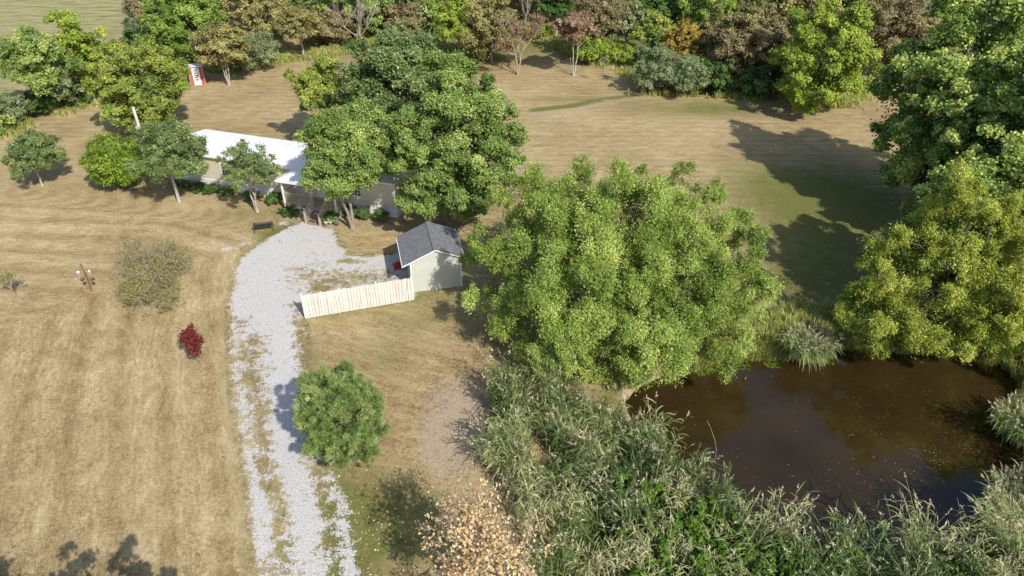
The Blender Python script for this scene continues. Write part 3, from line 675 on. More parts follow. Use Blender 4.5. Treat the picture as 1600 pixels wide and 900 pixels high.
# ------------------------------------------------------------------ garden shed beside the drive
SA = math.atan2(39.98-39.2, -3.35+6.66); S0 = np.array([-6.66, 39.2]); SW, SD, SE, SRZ = 3.38, 3.55, 2.38, 3.12
m_shed = painted('pale_green_grey_siding', (.50, .53, .47), (.45, .48, .43), .6, 1.3, grime=(.36, .39, .35))
tt = m_shed.node_tree; w = N(tt, 'ShaderNodeTexWave', wave_type='BANDS', bands_direction='X', wave_profile='SAW'); w.inputs['Scale'].default_value = 1.6
tt.links.new(objco(tt), w.inputs[0]); bump(tt, tt.nodes['Principled BSDF'], w.outputs['Fac'], .35, .015)
m_shingle, t, b = newmat('slate_grey_roof'); co = objco(t)
br = N(t, 'ShaderNodeTexBrick'); br.inputs['Scale'].default_value = 1.0; br.inputs['Brick Width'].default_value = .32; br.inputs['Row Height'].default_value = .14; br.inputs['Mortar Size'].default_value = .008
br.inputs['Color1'].default_value = (.17, .18, .19, 1); br.inputs['Color2'].default_value = (.22, .225, .23, 1); br.inputs['Mortar'].default_value = (.10, .10, .11, 1)
sw = N(t, 'ShaderNodeMapping'); sw.inputs['Rotation'].default_value = (0, 0, math.pi/2); t.links.new(co, sw.inputs[0]); t.links.new(sw.outputs[0], br.inputs[0])
c = mixc(t, .75, br.outputs[0], ramp(t, noise(t, co, 5, 8, .7), [(.3, (.5, .5, .52)), (.7, (1.3, 1.3, 1.3))]), 'MULTIPLY'); t.links.new(c, b.inputs['Base Color']); b.inputs['Roughness'].default_value = .6
bump(t, b, noise(t, co, 40, 3, .6), .3, .01)
shed = empty('garden_shed', (S0[0], S0[1], 0), 'small pale grey green shed with dark gabled roof at the end of the board fence', 'shed', rz=SA)
mb = MB(); mb.poly([(0, 0, 0), (SW, 0, 0), (SW, 0, SE), (SW/2, 0, SRZ), (0, 0, SE), (0, SD, 0), (SW, SD, 0), (SW, SD, SE), (SW/2, SD, SRZ), (0, SD, SE)],
    [(0, 1, 2, 3, 4), (9, 8, 7, 6, 5), (0, 4, 9, 5), (1, 6, 7, 2), (4, 3, 8, 9), (3, 2, 7, 8), (0, 5, 6, 1)]); mb.build('wall', m_shed, shed)
def sroof(m):
    o = .2; ol = .5; s = (SRZ-SE)/(SW/2); th = .07; zl = SE-ol*s
    z0 = SE-o*s
    pr = [(-ol, zl+.02), (SW/2, SRZ+.02), (SW+o, z0+.02), (SW+o, z0+.02+th), (SW/2, SRZ+.02+th), (-ol, zl+.02+th)]
    a = [(x, -.16, z) for x, z in pr]+[(x, SD+.16, z) for x, z in pr]
    m.poly(a, [(0, 1, 4, 5), (1, 2, 3, 4), (11, 10, 7, 6), (10, 9, 8, 7), (5, 4, 10, 11), (4, 3, 9, 10), (6, 7, 1, 0), (7, 8, 2, 1), (0, 5, 11, 6), (2, 8, 9, 3)])
    m.beam((SW/2, -.16, SRZ+.10), (SW/2, SD+.16, SRZ+.10), .22, .02)
hb('roof', m_shingle, sroof, shed)
def fas(m):
    s = (SRZ-SE)/(SW/2)
    for sgn in (0, 1):
        x0 = -.5 if not sgn else SW+.2; z = SE-(.2 if sgn else .5)*s+.03; m.beam((x0, -.19, z), (SW/2, -.19, SRZ+.03), .03, .07)
    m.box(-.55, -.505, -.17, SD+.17, SE-.5*s-.05, SE-.5*s+.07); m.box(SW+.205, SW+.25, -.17, SD+.17, SE-.2*s-.05, SE-.2*s+.07)
    m.box(-.012, .07, -.014, -.002, .02, SE); m.box(SW-.07, SW+.012, -.014, -.002, .02, SE)
hb('trim', m_white, fas, shed)
mb = MB(); mb.box(-.04, -.004, .7, 2.6, .05, 2.0); sd = mb.build('door', m_shed, shed)
mb = MB(); mb.box(-.06, -.042, 1.6, 1.68, .9, 1.1); mb.build('handle', m_dark, sd)
# red mower parked at the shed wall
m_red = painted('red_enamel', (.55, .02, .025), (.42, .015, .02), .3, 3); m_rubber = painted('black_rubber', (.025, .025, .025), (.04, .04, .04), .8, 5)
gx = G(622, 418); e = empty('lawn_mower', gx, 'small red push mower parked in the shade at the shed door', 'mower', rz=1.9)
mb = MB(); mb.lathe([(.25, .10), (.30, .12), (.30, .24), (.24, .28)], n=16); mb.box(-.33, .33, -.22, .22, .12, .2); mb.build('deck', m_red, e)
mb = MB(); mb.lathe([(.13, .281), (.15, .30), (.15, .42), (.10, .46)], n=14); mb.build('engine', m_red, e)
for x, y in ((-.3, -.27), (.3, -.27), (-.3, .27), (.3, .27)):
    mb = MB(); mb.tube([(x, y-.03, .11), (x, y+.03, .11)], .11, 12); mb.build('wheel', m_rubber, e)
mb = MB(); mb.tube([(-.3, -.2, .22), (-.75, -.22, .85), (-.8, 0, .95), (-.75, .22, .85), (-.3, .2, .22)], .014, 6); mb.build('handle', m_dark, e)

# ------------------------------------------------------------------ board fence
FA, FB = np.array([-13.15, 36.2]), np.array([-6.42, 38.28]); FL = float(np.linalg.norm(FB-FA)); FR = math.atan2(*(FB-FA)[::-1])
m_board = painted('cream_fence_paint', (.66, .645, .585), (.55, .535, .48), .75, 1.6, stripes=((7, 7, .35), .5), grime=(.47, .42, .31))  # stripes paint vertical staining with a shadowed tone onto the boards
fence = empty('board_fence', (FA[0], FA[1], 0), 'cream painted fence of upright boards running from the drive to the shed', 'fence', rz=FR)
mb = MB(); rnd = random.Random(4); nb = 37; bw = FL/nb
for i in range(nb):
    dy = rnd.uniform(-.012, .012)-.022*(i % 2); q = .03 if i % 3 else .045; hgt = 1.80+rnd.uniform(-.007, .007); x = i*bw
    mb.poly([(x+.009, dy, .05), (x+bw-.009, dy, .05), (x+bw-.009, dy+.022, .05), (x+.009, dy+.022, .05), (x+.009, dy, hgt), (x+bw-.009, dy, hgt+rnd.uniform(-.004, .004)), (x+bw-.009, dy+.022, hgt), (x+.009, dy+.022, hgt)], [(3, 2, 1, 0), (4, 5, 6, 7), (0, 1, 5, 4), (1, 2, 6, 5), (2, 3, 7, 6), (3, 0, 4, 7)])
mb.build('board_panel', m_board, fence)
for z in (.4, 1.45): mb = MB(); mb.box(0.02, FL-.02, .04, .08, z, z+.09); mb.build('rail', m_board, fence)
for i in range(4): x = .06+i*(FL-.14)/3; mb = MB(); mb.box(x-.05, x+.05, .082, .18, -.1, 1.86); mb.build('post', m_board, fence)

# ------------------------------------------------------------------ red shed at the wood edge
RA = math.atan2(82.0-81.6, 1.6)+.03; R0 = G(299, 134)
m_redw = painted('faded_red_siding', (.42, .13, .11), (.33, .09, .08), .7, 2, stripes=((5, 5, .4), .25)); 
rs = empty('red_shed', R0, 'tiny faded red shed with a white glazed door at the edge of the wood', 'shed', rz=RA)
hb('wall', m_redw, lambda m: m.poly([(0, 0, 0), (1.62, 0, 0), (1.62, 1.7, 0), (0, 1.7, 0), (0, 0, 2.115), (1.62, 0, 2.115), (1.62, 1.7, 1.935), (0, 1.7, 1.935)], [(3, 2, 1, 0), (4, 5, 6, 7), (0, 1, 5, 4), (1, 2, 6, 5), (2, 3, 7, 6), (3, 0, 4, 7)]), rs)
mb = MB(); mb.poly([(-.08, -.1, 2.13), (1.7, -.1, 2.13), (1.7, 1.8, 1.93), (-.08, 1.8, 1.93), (-.08, -.1, 2.2), (1.7, -.1, 2.2), (1.7, 1.8, 2.0), (-.08, 1.8, 2.0)], [(3, 2, 1, 0), (4, 5, 6, 7), (0, 1, 5, 4), (1, 2, 6, 5), (2, 3, 7, 6), (3, 0, 4, 7)]); mb.build('roof', m_white, rs)
m_pink = painted('faded_pink_trim', (.62, .40, .37), (.5, .3, .27), .7, 3)
hb('corner_trim', m_pink, lambda m: m.box(-.012, .04, -.012, -.002, 0, 2.1), rs); hb('corner_trim', m_pink, lambda m: m.box(1.58, 1.63, -.012, -.002, 0, 2.1), rs)
d = hb('door', m_white, lambda m: m.box(.42, 1.2, -.05, -.002, .03, 1.98), rs)
for j in range(5):
    for i in range(3): mb = MB(); mb.box(.61+i*.14, .72+i*.14, -.062, -.052, .55+j*.26, .73+j*.26); mb.build('pane', m_glass, d)

# utility pole with guy wire
m_pole = painted('weathered_grey_pole', (.52, .50, .46), (.38, .36, .32), .85, 3, stripes=((12, 12, .6), .5))
g = G(237, 262); hp = height_at(g, 167); e = empty('utility_pole', g, 'short pale grey utility pole in front of the yellow green tree', 'pole')
mb = MB(); mb.tube([(0, 0, -.2), (0, 0, hp)], .15, 10, .11); mb.build('pole', m_pole, e, True)
mb = MB(); mb.box(-.16, .16, -.3, -.13, hp*.62, hp*.62+.5); mb.build('meter_box', m_pole, e)
mb = MB(); mb.tube([(0, 0, hp*.72), (2.2, .3, .0)], .012, 5); mb.tube([(0, .12, 0), (0, .12, hp*.62)], .025, 6); mb.build('guy_wire', m_dark, e)
# bird feeder post
g = G(143, 455); e = empty('bird_feeder_post', g, 'thin brown wooden post with hanging bird feeders on the dry lawn', 'bird feeder')
m_bwood = painted('brown_post_wood', (.27, .15, .07), (.18, .10, .05), .8, 5); m_feed = painted('blue_white_plastic', (.55, .62, .75), (.7, .72, .76), .3, 4)
mb = MB(); mb.box(-.045, .045, -.045, .045, -.1, 2.15); mb.build('post', m_bwood, e)
mb = MB(); mb.beam((-.42, 0, 1.72), (.42, 0, 1.72), .035); mb.build('crossbar', m_bwood, e); mb = MB(); mb.beam((-.35, 0, 1.12), (.35, 0, 1.12), .035); mb.build('crossbar', m_bwood, e)
for x, z, m_, r in ((-.38, 1.34, m_feed, .13), (.38, 1.42, m_pot, .09), (-.3, .82, m_bwood, .11), (.32, .84, m_bwood, .10)):
    mb = MB(); mb.lathe([(r*.5, 0), (r, .03), (r*.9, .18), (r*1.2, .19), (.02, .28)], (x, 0), 12, z); mb.tube([(x, 0, z+.27), (x, 0, z+.36 if z > 1.2 else 1.12)], .006, 4); mb.build('feeder', m_, e, True)

# ------------------------------------------------------------------ shrubs round the house and yard
def at_home(x, y): a, b_ = rot2(x, y); return (a, b_, 0)
hg = 'clipped hedge shrubs along the front of the mobile home'
for i, (x, w_, h_, lb, kd) in enumerate(((1.0, 1.7, .75, 'low dark hedge shrub at the far left end of the home', 'cedar'), (2.5, 1.7, .8, 'clipped green hedge shrub second from the left along the skirting', 'dark'), (3.9, 1.6, .8, 'clipped green hedge shrub third from the left along the skirting', 'dark'), (5.3, 1.5, .75, 'dark hedge shrub under the small tree with several stems', 'cedar'), (7.8, 1.5, .8, 'dark rounded shrub midway between the small tree and the porch', 'cedar'), (10.0, 1.5, .85, 'dark rounded shrub against the skirting just left of the porch', 'cedar'), (17.0, 1.3, .8, 'dark shrub against the skirting right of the porch', 'cedar'), (18.2, 1.2, .9, 'dark shrub behind the round maple trunk by the skirting', 'cedar'), (19.6, 1.2, 1.0, 'dark ball shaped shrub near the right corner of the home', 'cedar'))):
    shrub('hedge_shrub', None, w_, h_, lb, kd, 5000, (.09, .06), hg, 40+i, pos=at_home(x, -.95), ry=1.3, rz=HA, K=14)
shrub('low_shrub', (455, 338), 1.7, .75, 'low spreading green shrub in front of the porch railing', 'dark', 5500, (.09, .06), None, 61, ry=1.3)
shrub('low_shrub', (517, 345), 1.5, .75, 'leafy green shrub just behind the row of flower pots', 'dark', 4500, (.09, .06), None, 62, ry=1.1)
shrub('arborvitae', (193, 292), 4.1, 4.35, 'dense bright green egg shaped evergreen left of the round tree', 'arbor', 42000, (.26, .10), None, 63, 'spray', 90, cat='evergreen', subk=12, rough=.06)

# yard trees -------------------------------------------------------
plant_tree('yard_tree', (280, 315), 190, 108, 'round crowned green tree with a pale trunk at the left end of the home', 'silver', n=42000, leaf=(.15, .10), lo=.22, K=42, bark='pale', off=(.7, 0), seed=2, tr=.15)
plant_tree('yard_tree', (402, 331), 224, 82, 'small upright tree with several grey stems in front of the home', 'silver', n=17000, leaf=(.12, .08), lo=.3, K=40, bark='pale', stems=3, seed=3, rough=.4, tr=.15, bsize=(.2, .34))
plant_tree('yard_tree', (66, 290), 205, 78, 'small dark green tree alone on the lawn at the far left', 'silver', n=34000, leaf=(.13, .09), off=(.45, 0), lo=.13, K=48, bark='pale', seed=4, tr=.1, rough=.14)
plant_tree('maple_tree', (552, 357), 162, 136, 'full green maple standing in front of the porch end of the home', 'maple', n=115000, leaf=(.16, .115), lo=.22, K=62, bark='grey', seed=5, off=(.35, 0), prof='round', tr=.2, rough=.14, stems=2)
plant_tree('maple_tree', (702, 352), 88, 236, 'largest green maple beside the right end of the home', 'maple', n=230000, leaf=(.175, .125), lo=.1, K=110, bark='grey', seed=6, off=(.8, 0), prof='multi', tr=.27, stems=2, bsize=(.2, .33))
plant_tree('silver_maple', (640, 262), 42, 205, 'tall dark silver green tree rising behind the home roof', 'silver', n=90000, leaf=(.24, .16), lo=.25, K=70, bark='grey', seed=7, prof='multi', tr=.3)
plant_tree('yard_tree', (522, 232), 84, 118, 'yellow tinged tree just behind the home left of the silver maple', 'yellow', n=42000, leaf=(.22, .15), lo=.15, K=44, bark='grey', seed=8, prof='multi')
plant_tree('sycamore_tree', (236, 212), 52, 142, 'tall yellow green tree with autumn tints behind the grey pole', 'yellow', n=95000, leaf=(.19, .14), lo=.04, K=85, bark='pale', seed=9, tr=.2, bsize=(.18, .28))
plant_tree('field_tree', (84, 178), 46, 118, 'grey green tree with a slender white trunk at the field edge', 'maple', n=50000, leaf=(.22, .15), lo=.2, K=50, bark='pale', seed=10, tr=.14)
plant_tree('field_tree', (148, 158), 12, 112, 'tall bushy tree with a pale green top behind the white trunked tree', 'lime', n=45000, leaf=(.24, .16), lo=.08, K=48, seed=11, prof='multi')
plant_tree('field_tree', (108, 172), 62, 70, 'smaller dull green tree squeezed between the two field edge trees', 'greygreen', n=20000, leaf=(.22, .15), lo=.05, K=30, seed=12)
for i, (px, py, w_, h_, kd, lb) in enumerate(((18, 196, 5.5, 2.8, 'greygreen', 'wide grey green thicket bush at the left edge of the picture'), (52, 186, 4.5, 2.2, 'dark', 'dark bush between the thicket and the white tree trunk'), (96, 172, 4, 2.4, 'dark', 'dark bush in shade right of the white tree trunk'), (128, 163, 3.8, 2.2, 'dark', 'dark green bush under the right side of the field edge trees'), (-20, 214, 6, 2.6, 'maple', 'low green bush leaving the picture at the left edge'))):
    shrub('edge_bush', (px, py-4), w_, h_, lb, kd, 9000, (.2, .13), 'bushes under the field edge trees', 70+i, ry=3.2)
sparse_tree('olive_shrub_tree', (238, 463), 4.2, 'wide olive brown small tree thinning out on the dry lawn', 'straw', lev=5, fork=3, ang=.62, up=.08, L0=.22, r=.09, perl=2, leaf=(.09, .06), spreadleaf=.15, seed=3, stems=4, tilt=.8, shrink=.8, flat=.92)
sparse_tree('bare_shrub', (26, 460), 2.1, 'tiny nearly leafless shrub at the left edge of the dry lawn', 'olive', lev=3, fork=3, ang=.5, L0=.38, r=.045, perl=3, leaf=(.07, .05), spreadleaf=.06, seed=8, stems=2, tilt=.35)
sparse_tree('red_maple_sapling', (316, 570), 2.75, 'small sapling with dark red leaves beside the gravel drive', 'red', lev=4, fork=3, ang=.42, up=.2, L0=.3, r=.03, perl=2, leaf=(.11, .08), spreadleaf=.07, seed=9, stems=2, tilt=.3, flat=.66)
plant_tree('pine_tree', (559, 720), 574, 144, 'bushy young pine overhanging the right edge of the drive', 'pine', n=100000, leaf=(.21, .028), lo=.1, K=140, bark='grey', seed=14, mode='needle', tr=.11, rough=.16, bsize=(.14, .22), subk=7, off=(-.35, -.2))
sparse_tree('cream_leaf_tree', (758, 935), 6.9, 'thin tree with cream and orange leaves at the bottom of the picture', 'cream', lev=5, fork=3, ang=.55, up=.1, L0=.25, r=.10, perl=1, leaf=(.14, .095), spreadleaf=.12, seed=21, stems=2, tilt=.25, bark='grey', shrink=.78, flat=.72)

# willows by the pond ---------------------------------------------
def willow(name, base, top_y, label, lobes, n, kind, seed, K, stems=3):
    P = G(*base); h = height_at(P, top_y)
    L = [(x, y, z*h, r, r, rz*h) for x, y, z, r, rz in lobes]
    return plant_tree(name, base, top_y, 100, label, kind, n=n, leaf=(.18, .05), lo=.1, K=K, mode='willow', bark='dark', stems=stems, seed=seed, lobes=L, tr=.42,
                      rough=.16, bsize=(.27, .43), subk=11, squash=1.1, core=.07, h=h, R=9)
willow('willow_tree', (962, 513), 258, 'huge bright green willow with many rounded plumes left of the pond',
       [(0, 1.2, .60, 4.0, .32), (-5.0, 1.0, .54, 3.2, .33), (4.0, 1.4, .56, 3.0, .32), (-2.6, -2.2, .44, 3.6, .34), (2.4, -2.6, .42, 3.5, .34), (5.9, -.4, .36, 2.8, .28), (-5.8, -1.2, .32, 2.7, .25),
        (0, -4.0, .28, 3.2, .26), (-8.3, 2.2, .40, 1.5, .13), (-7.2, 1.2, .32, 1.7, .15), (-2.6, 2.6, .70, 2.2, .22), (-6.2, 2.4, .66, 1.7, .2), (4.6, 2.6, .70, 1.9, .2), (1.4, 2.6, .72, 1.6, .2), (4.8, -3.2, .25, 2.7, .2), (-3.8, -4.2, .22, 2.6, .2), (6.6, 1.4, .42, 2.0, .24)], 460000, 'willow', 31, 165, 4)
willow('willow_tree', (1470, 520), 290, 'willow with golden green plumes overhanging the far pond bank',
       [(-1.2, .5, .66, 2.6, .30), (-4.0, .4, .44, 2.5, .25), (1.8, 1.0, .5, 2.5, .28), (-2.8, -2.6, .30, 2.8, .22), (.8, -2.8, .32, 2.6, .24), (-4.9, -1.2, .24, 2.4, .2)], 180000, 'willow2', 32, 62)
willow('willow_tree', (1600, 535), 262, 'willow leaving the picture at the right edge above the pond',
       [(0, 1, .68, 2.9, .28), (-2.6, 0, .46, 2.6, .27), (3, 1, .5, 3.0, .3), (-1.8, -2.6, .26, 2.9, .2), (1.5, -3.2, .28, 2.8, .22), (4.4, -3, .3, 3, .25)], 180000, 'willow2', 33, 62)

# big trees on the right ------------------------------------------
plant_tree('sycamore_tree', (1440, 312), -25, 275, 'great spreading tree with pale yellow tips in the upper right', 'tips', n=190000, leaf=(.25, .18), lo=.03, K=110, bark='pale', seed=41, prof='multi', tr=.4, bsize=(.18, .30), rough=.22)
plant_tree('sycamore_tree', (1560, 405), 75, 300, 'large tree with yellow leaf tips cut by the right edge of the picture', 'tips', n=150000, leaf=(.25, .18), lo=.03, K=95, bark='pale', seed=42, prof='multi', tr=.4, bsize=(.17, .30), rough=.25)
plant_tree('sycamore_tree', (1650, 200), 20, 220, 'yellow green tree behind the great spreading tree at the right edge', 'lime', n=60000, leaf=(.28, .2), lo=.1, K=70, bark='pale', seed=43, prof='multi', tr=.35)
plant_tree('field_tree', (1272, 178), -15, 172, 'tall light yellow green tree at the right end of the wood edge', 'lime', n=95000, leaf=(.22, .16), lo=.02, K=85, seed=44, prof='multi', tr=.25, bsize=(.2, .32))

plant_tree('sycamore_tree', (1500, 362), 25, 235, 'green tree filling the gap between the great spreading tree and the willows', 'tips', n=90000, leaf=(.25, .18), lo=.08, K=80, bark='pale', seed=45, prof='multi', tr=.35, bsize=(.18, .30))
plant_tree('field_tree', (27.5, 38.5, 0), 0, 0, 'green tree close behind the willow that is cut by the right edge', 'tips', n=60000, leaf=(.24, .17), lo=.08, K=70, seed=46, prof='multi', tr=.3, h=9.8, R=4.6)

# ------------------------------------------------------------------ wood edge across the top
WE = 'trees along the wood edge at the top'
edge = [ # base, top, width, kind, name, label, lo, n, options
 ((222, 80), 8, 62, 'cedar', 'cedar_tree', 'dark cedar at the left end of the wood edge', .02, 14000, dict(prof='cone')),
 ((262, 96), 22, 60, 'maple', 'wood_edge_tree', 'mid green tree between the dark cedar and the tall bright maple', .05, 16000, {}),
 ((305, 100), -28, 128, 'bright', 'wood_edge_tree', 'tall bright green maple behind the tiny red shed', .08, 48000, dict(prof='multi')),
 ((358, 133), 38, 82, 'olive', 'wood_edge_tree', 'brown olive tree with several pale stems right of the red shed', .26, 26000, dict(stems=4, bark='pale', tr=.16)),
 ((240, 50), -30, 70, 'brown', 'wood_edge_tree', 'brownish tree behind the dark cedar', .1, 9000, {}),
 ((432, 84), -10, 78, 'olive', 'wood_edge_tree', 'grey olive tree with a thin pale trunk right of the bright maple', .2, 18000, dict(bark='pale')),
 ((475, 92), 12, 66, 'olive', 'wood_edge_tree', 'small olive brown tree standing forward on pale stem', .25, 14000, dict(bark='pale')),
 ((452, 62), -25, 52, 'bright', 'wood_edge_tree', 'narrow vivid green tree behind the olive brown pair', .05, 12000, {}),
 ((530, 72), 18, 72, 'brown', 'wood_edge_tree', 'thin reddish brown tree above the gap of grass', .1, 9000, dict(rough=.35)),
 ((580, 58), -35, 80, 'maple', 'wood_edge_tree', 'dark shaded green tree left of the round brown tree', .05, 20000, {}),
 ((632, 64), -5, 78, 'brown', 'wood_edge_tree', 'round soft brown tree between two green ones', .05, 20000, {}),
 ((672, 60), -28, 46, 'bright', 'wood_edge_tree', 'narrow bright green tree right of the round brown tree', .05, 10000, {}),
 ((718, 92), -2, 74, 'lime', 'wood_edge_tree', 'yellow green tree with a dark bare foot behind the silver maple', .3, 20000, {}),
 ((768, 98), -8, 84, 'olive', 'wood_edge_tree', 'grey brown bushy tree left of the pink grey bare tree', .04, 22000, {}),
 ((868, 62), -25, 66, 'dark', 'wood_edge_tree', 'dark green tree with a pale trunk at the head of the grass gap', .3, 14000, dict(bark='pale')),
 ((896, 118), 14, 60, 'rust', 'wood_edge_tree', 'slender pinkish rust tree standing forward of the wood', .48, 15000, dict(bark='pale', stems=2, tr=.13)),
 ((936, 95), -12, 88, 'brown', 'wood_edge_tree', 'tall thin brown tree with leaning pale trunk right of the rust tree', .25, 17000, dict(bark='pale', tr=.22, rough=.3)),
 ((972, 92), 2, 60, 'greygreen', 'wood_edge_tree', 'grey green tree between the leaning trunk and the orange tree', .2, 12000, dict(bark='pale')),
 ((1008, 92), 8, 70, 'yellow', 'wood_edge_tree', 'mixed yellow and orange tree left above the orange tree', .15, 15000, {}),
 ((1016, 112), 62, 50, 'dark', 'wood_edge_tree', 'dark brown green bushy tree left below the orange tree', .02, 9000, {}),
 ((1061, 118), 34, 62, 'orange', 'wood_edge_tree', 'orange gold tree standing out in the wood edge', .25, 18000, dict(bark='dark')),
 ((1105, 118), 14, 66, 'olive', 'wood_edge_tree', 'pale olive tree right behind the orange tree', .1, 14000, {}),
 ((1140, 138), 22, 88, 'brown', 'wood_edge_tree', 'broad brown tree right of the orange tree', .08, 24000, {}),
 ((1188, 142), 28, 84, 'brown', 'wood_edge_tree', 'second broad brown tree beside the tall light yellow green tree', .06, 22000, {}),
 ((1122, 146), 88, 60, 'dark', 'wood_edge_tree', 'low dark green tree under the broad brown trees', .02, 12000, {}),
 ((1180, 152), 92, 78, 'cedar', 'wood_edge_tree', 'low nearly black green tree left of the tall light yellow green tree', .02, 12000, {}),
 ((1385, 118), -12, 100, 'brown', 'wood_edge_tree', 'bronze brown tree right of the tall light yellow green tree', .05, 26000, {}),
 ((1455, 78), -25, 70, 'bright', 'wood_edge_tree', 'bright green tree right of the bronze tree at the top edge', .05, 14000, {}),
 ((1345, 95), -35, 90, 'olive', 'wood_edge_tree', 'olive tree showing left behind the bronze tree', .05, 12000, {}),
 ((1560, 70), -8, 110, 'greygreen', 'wood_edge_tree', 'silvery grey green tree in the top right corner', .05, 22000, {}),
 ((1505, 60), -30, 90, 'dark', 'wood_edge_tree', 'dark green tree left of the silvery corner tree', .05, 14000, {}),
 ((1100, 70), -25, 90, 'bright', 'wood_edge_tree', 'bright green tree behind the brown trees above the orange one', .05, 16000, {}),
 ((1020, 58), -30, 80, 'dark', 'wood_edge_tree', 'dark green tree behind the yellow and orange tree', .05, 14000, {}),
 ((1165, 60), -22, 84, 'brown', 'wood_edge_tree', 'reddish brown tree behind the bright green one at the top edge', .05, 12000, {}),
]
for i, (bs_, ty, w_, kd, nm, lb, lo, n_, kw) in enumerate(edge):
    k2 = dict(leaf=(.26, .18), K=max(22, n_//600), seed=100+i, fork=.3); k2.update(kw)
    plant_tree(nm, bs_, ty, w_, lb, kd, group=WE, n=n_, lo=lo, **k2)
for i, (px, py, w_, h_, kd, lb) in enumerate(((398, 110, 6.0, 4.3, 'greygreen', 'big pale grey green bush right of the tree with pale stems'), (556, 62, 4.2, 2.2, 'bright', 'low yellow green bush beside the grass gap'), (505, 70, 4.6, 3.6, 'brown', 'dry brown bush left of the grass gap'),
    (920, 100, 4.5, 3.6, 'lime', 'yellow green bush at the foot of the rust tree'), (968, 96, 5, 2.2, 'lime', 'low lime bush between thin trunks of the wood edge'), (1026, 146, 5.4, 5.0, 'greygreen', 'large grey green bush in front of the orange tree'),
    (1070, 150, 5.0, 4.2, 'greygreen', 'rounded grey green bush right next to the large one'), (832, 60, 4, 2.4, 'lime', 'small yellowish bush at the head of the grass gap'), (1235, 150, 5, 3, 'brown', 'brown bush at the foot of the tall light yellow green tree'))):
    shrub('edge_bush', (px, py), w_, h_, lb, kd, 14000, (.2, .13), 'bushes along the wood edge', 150+i, K=26)
for i, (bx, h_, kd, lb, kw) in enumerate(((( 809, 117), 7.4, 'rust', 'pinkish grey almost bare tree on the open grass', dict(stems=2, perl=3)), ((822, 62), 8.5, None, 'bare pale grey tree at the wood edge', {}), ((893, 132), 3.2, None, 'tiny leafless sapling in front of the rust tree', dict(lev=3)),
    ((940, 131), 3.8, None, 'leafless sapling left of the large grey green bush', dict(lev=3)), ((555, 82), 7, None, 'bare grey tree behind the dry brown bush', dict(stems=2)), ((1395, 100), 9, None, 'bare white branched tree beside the bronze tree', dict(bark='pale')), ((483, 101), 2.0, None, 'thin bare sapling stake on the grass by the olive tree', dict(lev=1, fork=1)))):
    k2 = dict(lev=4, fork=3, ang=.42, up=.2, L0=.3, r=.11 if h_ > 5 else .04, perl=2, leaf=(.2, .14), spreadleaf=.2, seed=300+i, group=None); k2.update(kw)
    sparse_tree('bare_tree', bx, h_, lb, kd, **k2)

# the wood behind reads as one mass
def far_wood():
    rng = np.random.default_rng(77); VV, FF, TT, MI = [], [], [], []; o = 0
    kinds = ['dark', 'brown', 'maple', 'olive', 'bright', 'greygreen']; SV = []
    for row, (y0, n_) in enumerate(((104, 30), (114, 34), (126, 38), (138, 30))):
        for i in range(n_):
            x = -62+i*(185/n_)+rng.uniform(-2, 2)
            if x < -.44*y0: continue
            y = y0+rng.uniform(-3, 3)-max(0, x-30)*.1; h = rng.uniform(8, 13); R = rng.uniform(2.6, 4.2)
            V, F, T, bc, _ = crown(rng, [(0, 0, h*.52, R, R, h*.46)], 24, 5200, .42, .3, subk=8)
            V = V+np.array([x, y, 0]); VV.append(V); FF.append(F+o); TT.append(T); o += len(V); MI.append(np.full(len(F), rng.choice(6, p=[.3, .2, .18, .14, .1, .08])))
            S = []; limb(S, rng, (x, y, -.1), (x, y, h*.8), .2, .05, 4, .03); tv, tf = segs_mesh(S, 5); VV.append(tv); FF.append(tf+o); o += len(tv); TT.append(np.full(len(tv), .2)); MI.append(np.full(len(tf), 6))
    me = np_mesh('woodland', np.vstack(VV), np.vstack(FF), [LM[k] for k in kinds]+[BK['grey']], {'tint': ('FLOAT', np.concatenate(TT))}, mi=np.concatenate(MI))
    tag(obj_of('woodland', me), 'mass of mixed green and brown trees filling the wood behind its edge', 'woodland', kind='stuff')
far_wood()
# trees outside the picture whose shade reaches the bottom left corner
for i, (x, y, h_, R_, lb) in enumerate(((-10.9, 10.4, 10.2, 2.1, 'bushy green tree below the picture closest to the drive side'), (-14.0, 10.7, 10.2, 2.3, 'green tree below the picture second from the drive'), (-17.0, 10.2, 10.2, 2.0, 'green tree below the picture third from the drive'), (-20.4, 11.4, 10.4, 1.7, 'slim green tree below the bottom left corner'))):
    plant_tree('near_tree', (x, y, 0), 0, 0, lb, 'maple', n=9000, leaf=(.24, .17), h=h_, R=R_, seed=200+i, lo=.2, prof='cone', group='trees below the picture')

